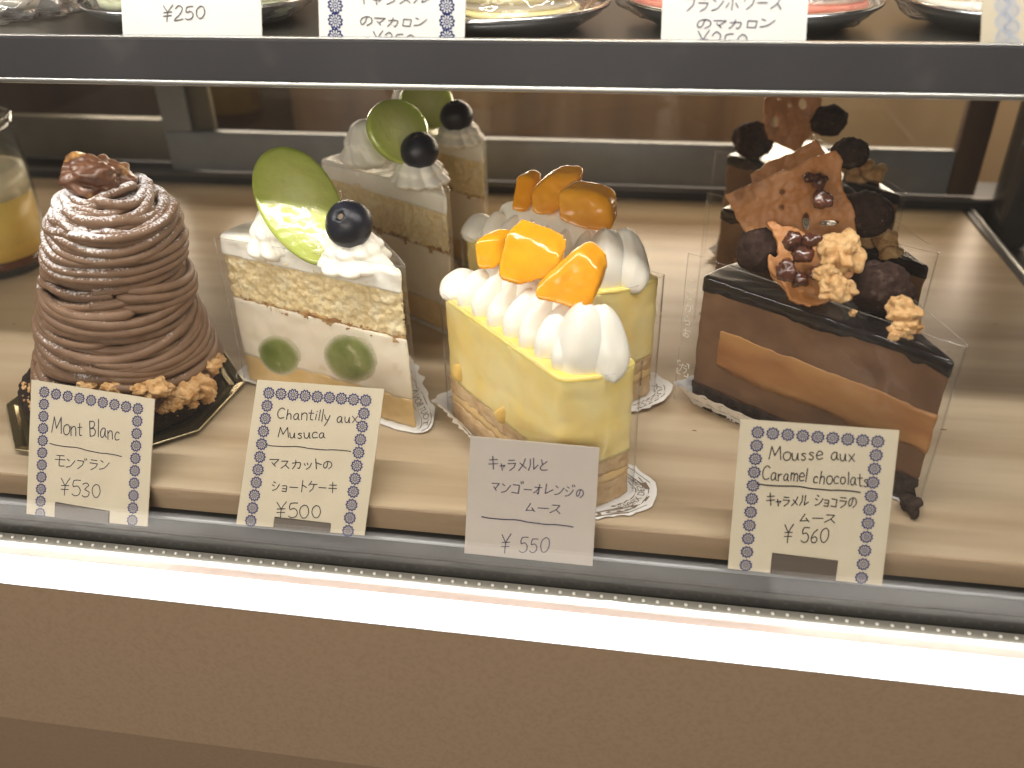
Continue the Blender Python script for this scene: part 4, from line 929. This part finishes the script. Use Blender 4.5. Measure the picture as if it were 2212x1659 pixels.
while z < 10.1:
    for rep_ in range(2):
        # a bunch of parallel noodles laid together over the ones below
        a0 = rnd.uniform(0, 2*PI); span = rnd.uniform(2.6, 4.6); tilt = rnd.uniform(-.1,.9); ph = R(rnd.uniform(130,200)); drift = rnd.uniform(-.8,.35); lay = rnd.uniform(-.08,.17); cnt = rnd.choice((2,3,4,4)); s1 = rnd.uniform(0,9)
        for j in range(cnt):
            zz = z+j*.40+rnd.uniform(-.05,.05); sp = span+rnd.uniform(-.35,.35); sag = rnd.uniform(-.05,.5) if j == 0 else sag; n = int(sp/.055); path = []; s2 = rnd.uniform(0,9); a1 = a0+rnd.uniform(-.2,.2)
            for i in range(n+1):
                a = a1+sp*i/n; h = zz+tilt*math.cos(a-ph)*min(1, mr_(zz)/2.5)+drift*(i/n-.5)-sag*math.sin(PI*i/n)+.10*math.sin(a*2.0+s1)+.04*math.sin(a*5+s2)
                h = min(max(h, 1.7), 10.5); e = min(i, n-i)/(n*.06)
                r = mr_(min(h, 10.3))+lay+.06*math.sin(a*2.7+s1)+.03*math.sin(a*6+s2)-.22*max(0, 1-e)
                path.append((mc(h)+r*math.cos(a), 31.1+r*math.sin(a), h))
            rr = rnd.uniform(.19,.23); st.tube(path, lambda t: rr*min(1, .5+min(t,1-t)*14), 10)
    z += .66
for a0, r0, zc in ((.4,1.5,10.35),(2.2,1.25,10.5),(4.0,1.6,10.2),(5.4,1.0,10.6),(3.1,1.75,10.1),(1.2,1.8,10.1)):
    path = [(mc(zc)+(r0+.25*math.sin(i*.3+a0))*math.cos(a0+i*.1), 31.1+(r0+.2*math.cos(i*.25))*math.sin(a0+i*.1), zc+.12*math.sin(i*.35+a0)) for i in range(34)]
    st.tube(path, lambda t: .19*min(1, .5+min(t,1-t)*14), 10)
# a stray strand end at the upper right shoulder
st.tube([(mc(9)+2.75*math.cos(a), 31.1+2.75*math.sin(a), 9.55+.25*math.sin(a*2)+(.5*max(0,a+.15))) for a in [-1.6+i*.1 for i in range(19)]], .19, 10)
co = obj('chestnut_cream', st, M['strand'], mb)
obj('cream_core', core, M['strand'], co)
m = MB(); lump(m, (-22.3,31.0,11.0), 1.28, 4, amp=.34, freq=1.6, sub=5, sq=(1.08,.9,.74), amp2=.16)
obj('candied_chestnut', m, M['chestnut'], mb)
m = MB()
cr = [(430,832,27.9,.72),(398,848,27.2,.62),(340,838,27.2,.55),(372,872,26.8,.38),(455,790,29.6,.42),(470,776,30.4,.3),(318,856,26.9,.34),(96,796,29.8,.5),(84,815,29.3,.4),(130,812,28.5,.55),(150,826,28.1,.3),(118,836,28.2,.3),(448,858,27.6,.3),(350,884,26.6,.25),(415,872,26.9,.24),(300,842,27.0,.3),(240,838,27.2,.4),(190,832,27.6,.45)]
for k, (x, y, Y, r) in enumerate(cr):
    zc = min([.4+.1*q for q in range(27)], key=lambda z: abs((atz(x, y, z)-Vector((-23.9,31.1,z))).length-4.62))
    m = MB(); lump(m, atz(x, y, zc), r*1.0, 400+k, amp=.45, freq=2.0, sub=5, sq=(1.15,.9,.8), amp2=.13); obj('crumble', m, M['crumb'], mb)
sm = MB(); rnd = random.Random(5)
for k in range(150):
    a = rnd.uniform(-2.6, .6); r = rnd.uniform(3.7, 4.45); zc = 1.9 if r < 4.3 else rnd.uniform(.7, 1.8)
    lump(sm, (-23.9+r*math.cos(a), 31.1+r*math.sin(a), zc), rnd.uniform(.03,.13 if zc > 1.8 else .06), k, sub=1, amp=.4)
tag(obj('fine_crumbs', sm, M['crumb'], mb, smooth=False), None, None, kind='stuff')
gt = thing('gold_cake_tray', 'gold octagonal card tray under the chestnut cake', 'cake tray', (-24, 31.2, 0))
oc = lambda r, z: [Vector((-24.0+r*math.cos(R(a)), 31.15+r*math.sin(R(a)), z)) for a in range(18, 378, 45)]
obj('tray_sheet', MB().grid([oc(4.6,.14), oc(4.75,.20), oc(5.0,.16), oc(5.15,.24), oc(5.45,.3), oc(5.5,.22), oc(5.2,.02), oc(4.6,.02)], closed=True).add(oc(4.6,.14), [tuple(range(8))]).add(oc(4.6,.02), [tuple(range(8))[::-1]]), M['gold'], gt, smooth=False)
e = MB(); q = oc(5.5,.29); e.tube(q+[q[0]], .035, 6); obj('tray_edge', e, M['gold_edge'], gt)

# ================================================================== PUDDING CUP
pc = (-40.55, 45.0)
cup = thing('dessert_cup', 'small glass of yellow mousse topped with pale cream at the left edge', 'dessert cup', (*pc, 0))
obj('glass_wall', MB().lathe([(.1,.02),(2.55,.02),(2.75,.3),(2.95,3.0),(3.05,6.0),(2.98,8.6),(3.05,9.3),(2.95,9.3),(2.88,8.6),(2.93,6.0),(2.83,3.0),(2.62,.5),(.1,.45)], (*pc,0), seg=64), M['cup'], cup)
obj('cup_rim', MB().lathe([(3.06,9.26),(3.09,9.32),(3.04,9.38),(2.95,9.38),(2.90,9.32),(2.94,9.26)], (*pc,0), seg=64, close=False), M['film_edge'], cup)
obj('caramel', MB().lathe([(2.55,.5),(2.63,.6),(2.7,1.1)], (*pc,0), seg=48), M['caramel'], cup)
obj('yellow_mousse', MB().lathe([(2.70,1.12),(2.80,3.0),(2.88,4.75)], (*pc,0), seg=48), M['pudding'], cup)
obj('cream_layer', MB().lathe([(2.88,4.77),(2.90,5.4),(2.90,6.25),(2.4,6.3),(.2,6.34)], (*pc,0), seg=48), M['pudding_cream'], cup)

# ================================================================== PRICE CARDS
c = Card('price_card', 'price card reading Mont Blanc 530 yen under the chestnut cake', [(68,820),(334,862),(318,1140),(57,1110)], (-23,24.0,-1.2), 33, M['card'],
         notch=[(236,1131),(237,1104),(119,1084),(118,1117)])
c.write([("Mont Blanc",112,934,258,950,33),('-',108,958,263,986,0)], M['ink_grey'], .04)
c.write([("モンブラン",119,1007,234,1018,25),("¥530",131,1066,218,1075,31)], M['ink_grey'], .036)
c.rosettes([(96,847,298,883,9),(96,847,87,1109,11),(298,883,286,1124,10)], .245, M['navy'])
def holder(card, quad):
    h = MB(); f = [onplane(x, y, card.p, card.n)+card.n*.04 for x, y in quad]; b = [v-card.n*.6+Vector((0,.0,0)) for v in f]
    h.add(f+b, [(0,1,2,3),(7,6,5,4),(0,4,5,1),(1,5,6,2),(2,6,7,3),(3,7,4,0)]); obj('card_stand', h, M['holder'], card.t, smooth=False, fix=True)
holder(c, [(120,1086),(236,1105),(235,1132),(119,1118)])
c = Card('price_card', 'price card reading Chantilly aux Musuca 500 yen below the front muscat cake', [(556,820),(830,840),(787,1157),(510,1132)], (-14,24.0,-1.0), 35, M['card'],
         notch=[(713,1150),(715,1130),(593,1116),(590,1139)])
c.write([("Chantilly aux",599,903,772,915,23),("Musuca",601,944,702,948,20),('-',573,961,758,975,0),("マスカットの",581,1010,718,1015,21),("ショートケーキ",587,1060,728,1065,23),("¥500",597,1116,694,1118,29)], M['ink'], .036)
c.rosettes([(581,849,790,865,9),(581,849,542,1125,11),(790,865,752,1147,11)], .25, M['navy'])
holder(c, [(594,1118),(714,1131),(712,1151),(591,1140)])
c = Card('price_card', 'plain borderless price card reading 550 yen below the front mango cake', [(1016,943),(1295,968),(1280,1223),(1003,1195)], (-5,24.1,-1.2), 10, M['card_plain'])
c.write([("キャラメルと",1055,1013,1183,1018,27),("マンゴーオレンジの",1061,1062,1262,1074,24),("ムース",1134,1104,1210,1108,20),('-',1041,1116,1238,1138,0,.05),("¥ 550",1082,1191,1186,1192,33)], M['ink_blue'], .036)
c = Card('price_card', 'price card reading Mousse aux Caramel chocolats 560 yen at the right', [(1600,905),(1943,930),(1905,1265),(1572,1228)], (5,24.0,-.9), 22, M['card'],
         notch=[(1805,1254),(1811,1211),(1668,1194),(1664,1238)])
c.write([("Mousse aux",1661,992,1846,995,27),("Caramel chocolats",1646,1035,1874,1050,27),('-',1635,1045,1858,1063,0,.05),("キャラメル ショコラの",1655,1091,1848,1096,24),("ムース",1726,1127,1803,1128,19),("¥ 560",1693,1169,1789,1171,32)], M['ink'], .038)
c.rosettes([(1637,934,1896,954,9),(1637,934,1611,1221,11),(1896,954,1861,1248,11)], .235, M['navy'])
holder(c, [(1669,1196),(1810,1212),(1804,1255),(1665,1239)])

# ================================================================== UPPER SHELF GOODS
SG = 'price cards on the upper shelf'
c = Card('price_card', 'white price card on the shelf showing only 250 yen', [(258,-60),(562,-60),(566,86),(266,81)], (-16,31.45,16), 4, M['card_white'], group=SG)
c.write([("¥250",352,44,444,38,29)], M['ink_grey'], .036)
c = Card('price_card', 'white shelf price card with blue flower borders down both sides', [(686,-60),(1008,-60),(1003,92),(690,88)], (-8,31.45,16), 4, M['card_white'], group=SG)
c.write([("のマカロン",777,55,919,58,22),("¥250",805,100,897,102,30),("フレーズ" if False else "キャラメル",770,8,925,8,26)], M['ink_grey'], .036)
c.rosettes([(724,-22,725,112,5),(965,-20,966,114,5)], .29, M['navy'])
c = Card('price_card', 'bluish white borderless shelf price card with three handwritten lines', [(1434,-60),(1750,-60),(1740,100),(1427,97)], (2,31.45,16), 4, M['card_white'], group=SG)
c.write([("フランボワース",1478,24,1690,20,34),("のマカロン",1504,62,1671,60,22),("¥250",1506,108,1616,108,38)], M['ink_blue'], .036)
c = Card('price_card', 'cream shelf price card with faded blue flowers cut by the right edge', [(2124,-60),(2440,-60),(2430,112),(2118,105)], (12,31.45,16), 4, M['card'], group=SG)
c.rosettes([(2166,-26,2168,112,5),(2184,-12,2186,96,4)], .27, M['navy_pale'])

def dish(c, label, fill, r=5.0):
    t = thing('silver_dish', label, 'dish', (c[0], c[1], 15.9), 'silver dishes on the upper shelf')
    obj('dish_bowl', MB().lathe([(.1,15.93),(3.0,15.93),(3.6,16.05),(4.6,16.65),(r-.12,16.85),(r-.12,16.78),(4.7,16.55),(3.7,15.96),(.1,15.91)], (c[0],c[1],0), seg=64, close=False), M['plate'], t)
    ri = [(c[0]+(r-.05)*math.cos(2*PI*k/64), c[1]+(r-.05)*math.sin(2*PI*k/64), 16.88) for k in range(65)]
    obj('dish_rim', MB().tube(ri, .11, 8), M['plate'], t)
def macaron(c, label, mat, r=2.2, rot=0):
    t = thing('macaron', label, 'macaron', (c[0], c[1], c[2]), 'macarons on the upper shelf')
    sh = [(r*.2,0),(r*.86,.06),(r*.98,.3),(r,.5),(r*.95,.55),(r*.95,.62)]
    obj('lower_shell', MB().lathe([(.1,0),(r*.8,.05),(r*.97,.35),(r,.62),(r*.94,.7),(.1,.7)], c, seg=40), M[mat], t)
    obj('filling', MB().lathe([(.1,.71),(r*.9,.71),(r*.92,.85),(r*.9,.99),(.1,.99)], c, seg=40), M['mac_cream'], t)
    obj('upper_shell', MB().lathe([(.1,1.0),(r*.94,1.0),(r,1.08),(r*.97,1.35),(r*.8,1.62),(r*.4,1.78),(.05,1.82)], c, seg=40), M[mat], t)
    w = MB(); 
    b = bmesh.new(); bmesh.ops.create_icosphere(b, subdivisions=4, radius=1)
    for v in b.verts:
        d = v.co.normalized(); k = 1+.16*fbm(d, 2.2, c[0]); v.co = Vector((c[0]+d.x*(r+.5)*k, c[1]+d.y*(r+.3)*k, max(c[2]+.95+d.z*1.5*k, c[2]-.1)))
    b.verts.index_update(); w.bm(b); b.free(); obj('cellophane_wrap', w, M['wrap'], t)
dish((-19.8,38.2), 'silver dish behind the leftmost white shelf card', None)
dish((-6.9,37.0), 'silver dish holding pale yellow macarons', None)
dish((3.7,38.2), 'silver dish holding coral pink macarons', None)
dish((14.5,38.1), 'silver dish half hidden at the right end of the shelf', None)
macaron((-17.3,37.2,16.3), 'pale green macaron in cellophane right of the leftmost shelf card', 'mac_green')
macaron((-22.2,38.0,16.3), 'pale green macaron in cellophane left of the leftmost shelf card', 'mac_green')
macaron((-5.6,36.0,16.25), 'pale yellow macaron in cellophane right of the flower bordered shelf card', 'mac_yellow', r=2.6)
macaron((1.0,38.3,16.3), 'coral pink macaron left of the bluish white shelf card', 'mac_pink')
macaron((5.8,37.2,16.3), 'coral pink macaron right of the bluish white shelf card', 'mac_pink')
macaron((11.9,38.3,16.3), 'pale macaron in the dish at the right end of the shelf', 'mac_cream')
# crumpled clear bag at the far left of the shelf
bgm = MB(); b = bmesh.new(); bmesh.ops.create_icosphere(b, subdivisions=5, radius=1)
for v in b.verts:
    d = v.co.normalized(); k = 1+.30*fbm(d, 1.7, 77)+.12*abs(nz(d, 5, 3))
    v.co = Vector((-31.2+d.x*4.4*k, 38.6+d.y*3.4*k, max(15.95, 17.2+d.z*2.1*k)))
b.verts.index_update(); bgm.bm(b); b.free()
bag = thing('clear_bag', 'crumpled clear plastic bag of sweets at the far left of the shelf', 'plastic bag', (-31.2,38.6,15.9))
obj('bag_skin', bgm, M['wrap'], bag)
m = MB()
for k in range(4): lump(m, (-32.8+k*1.1, 38.4+(k%2)*.8, 16.9), .9, 500+k, amp=.2)
obj('sweets', m, M['mac_cream'], bag)
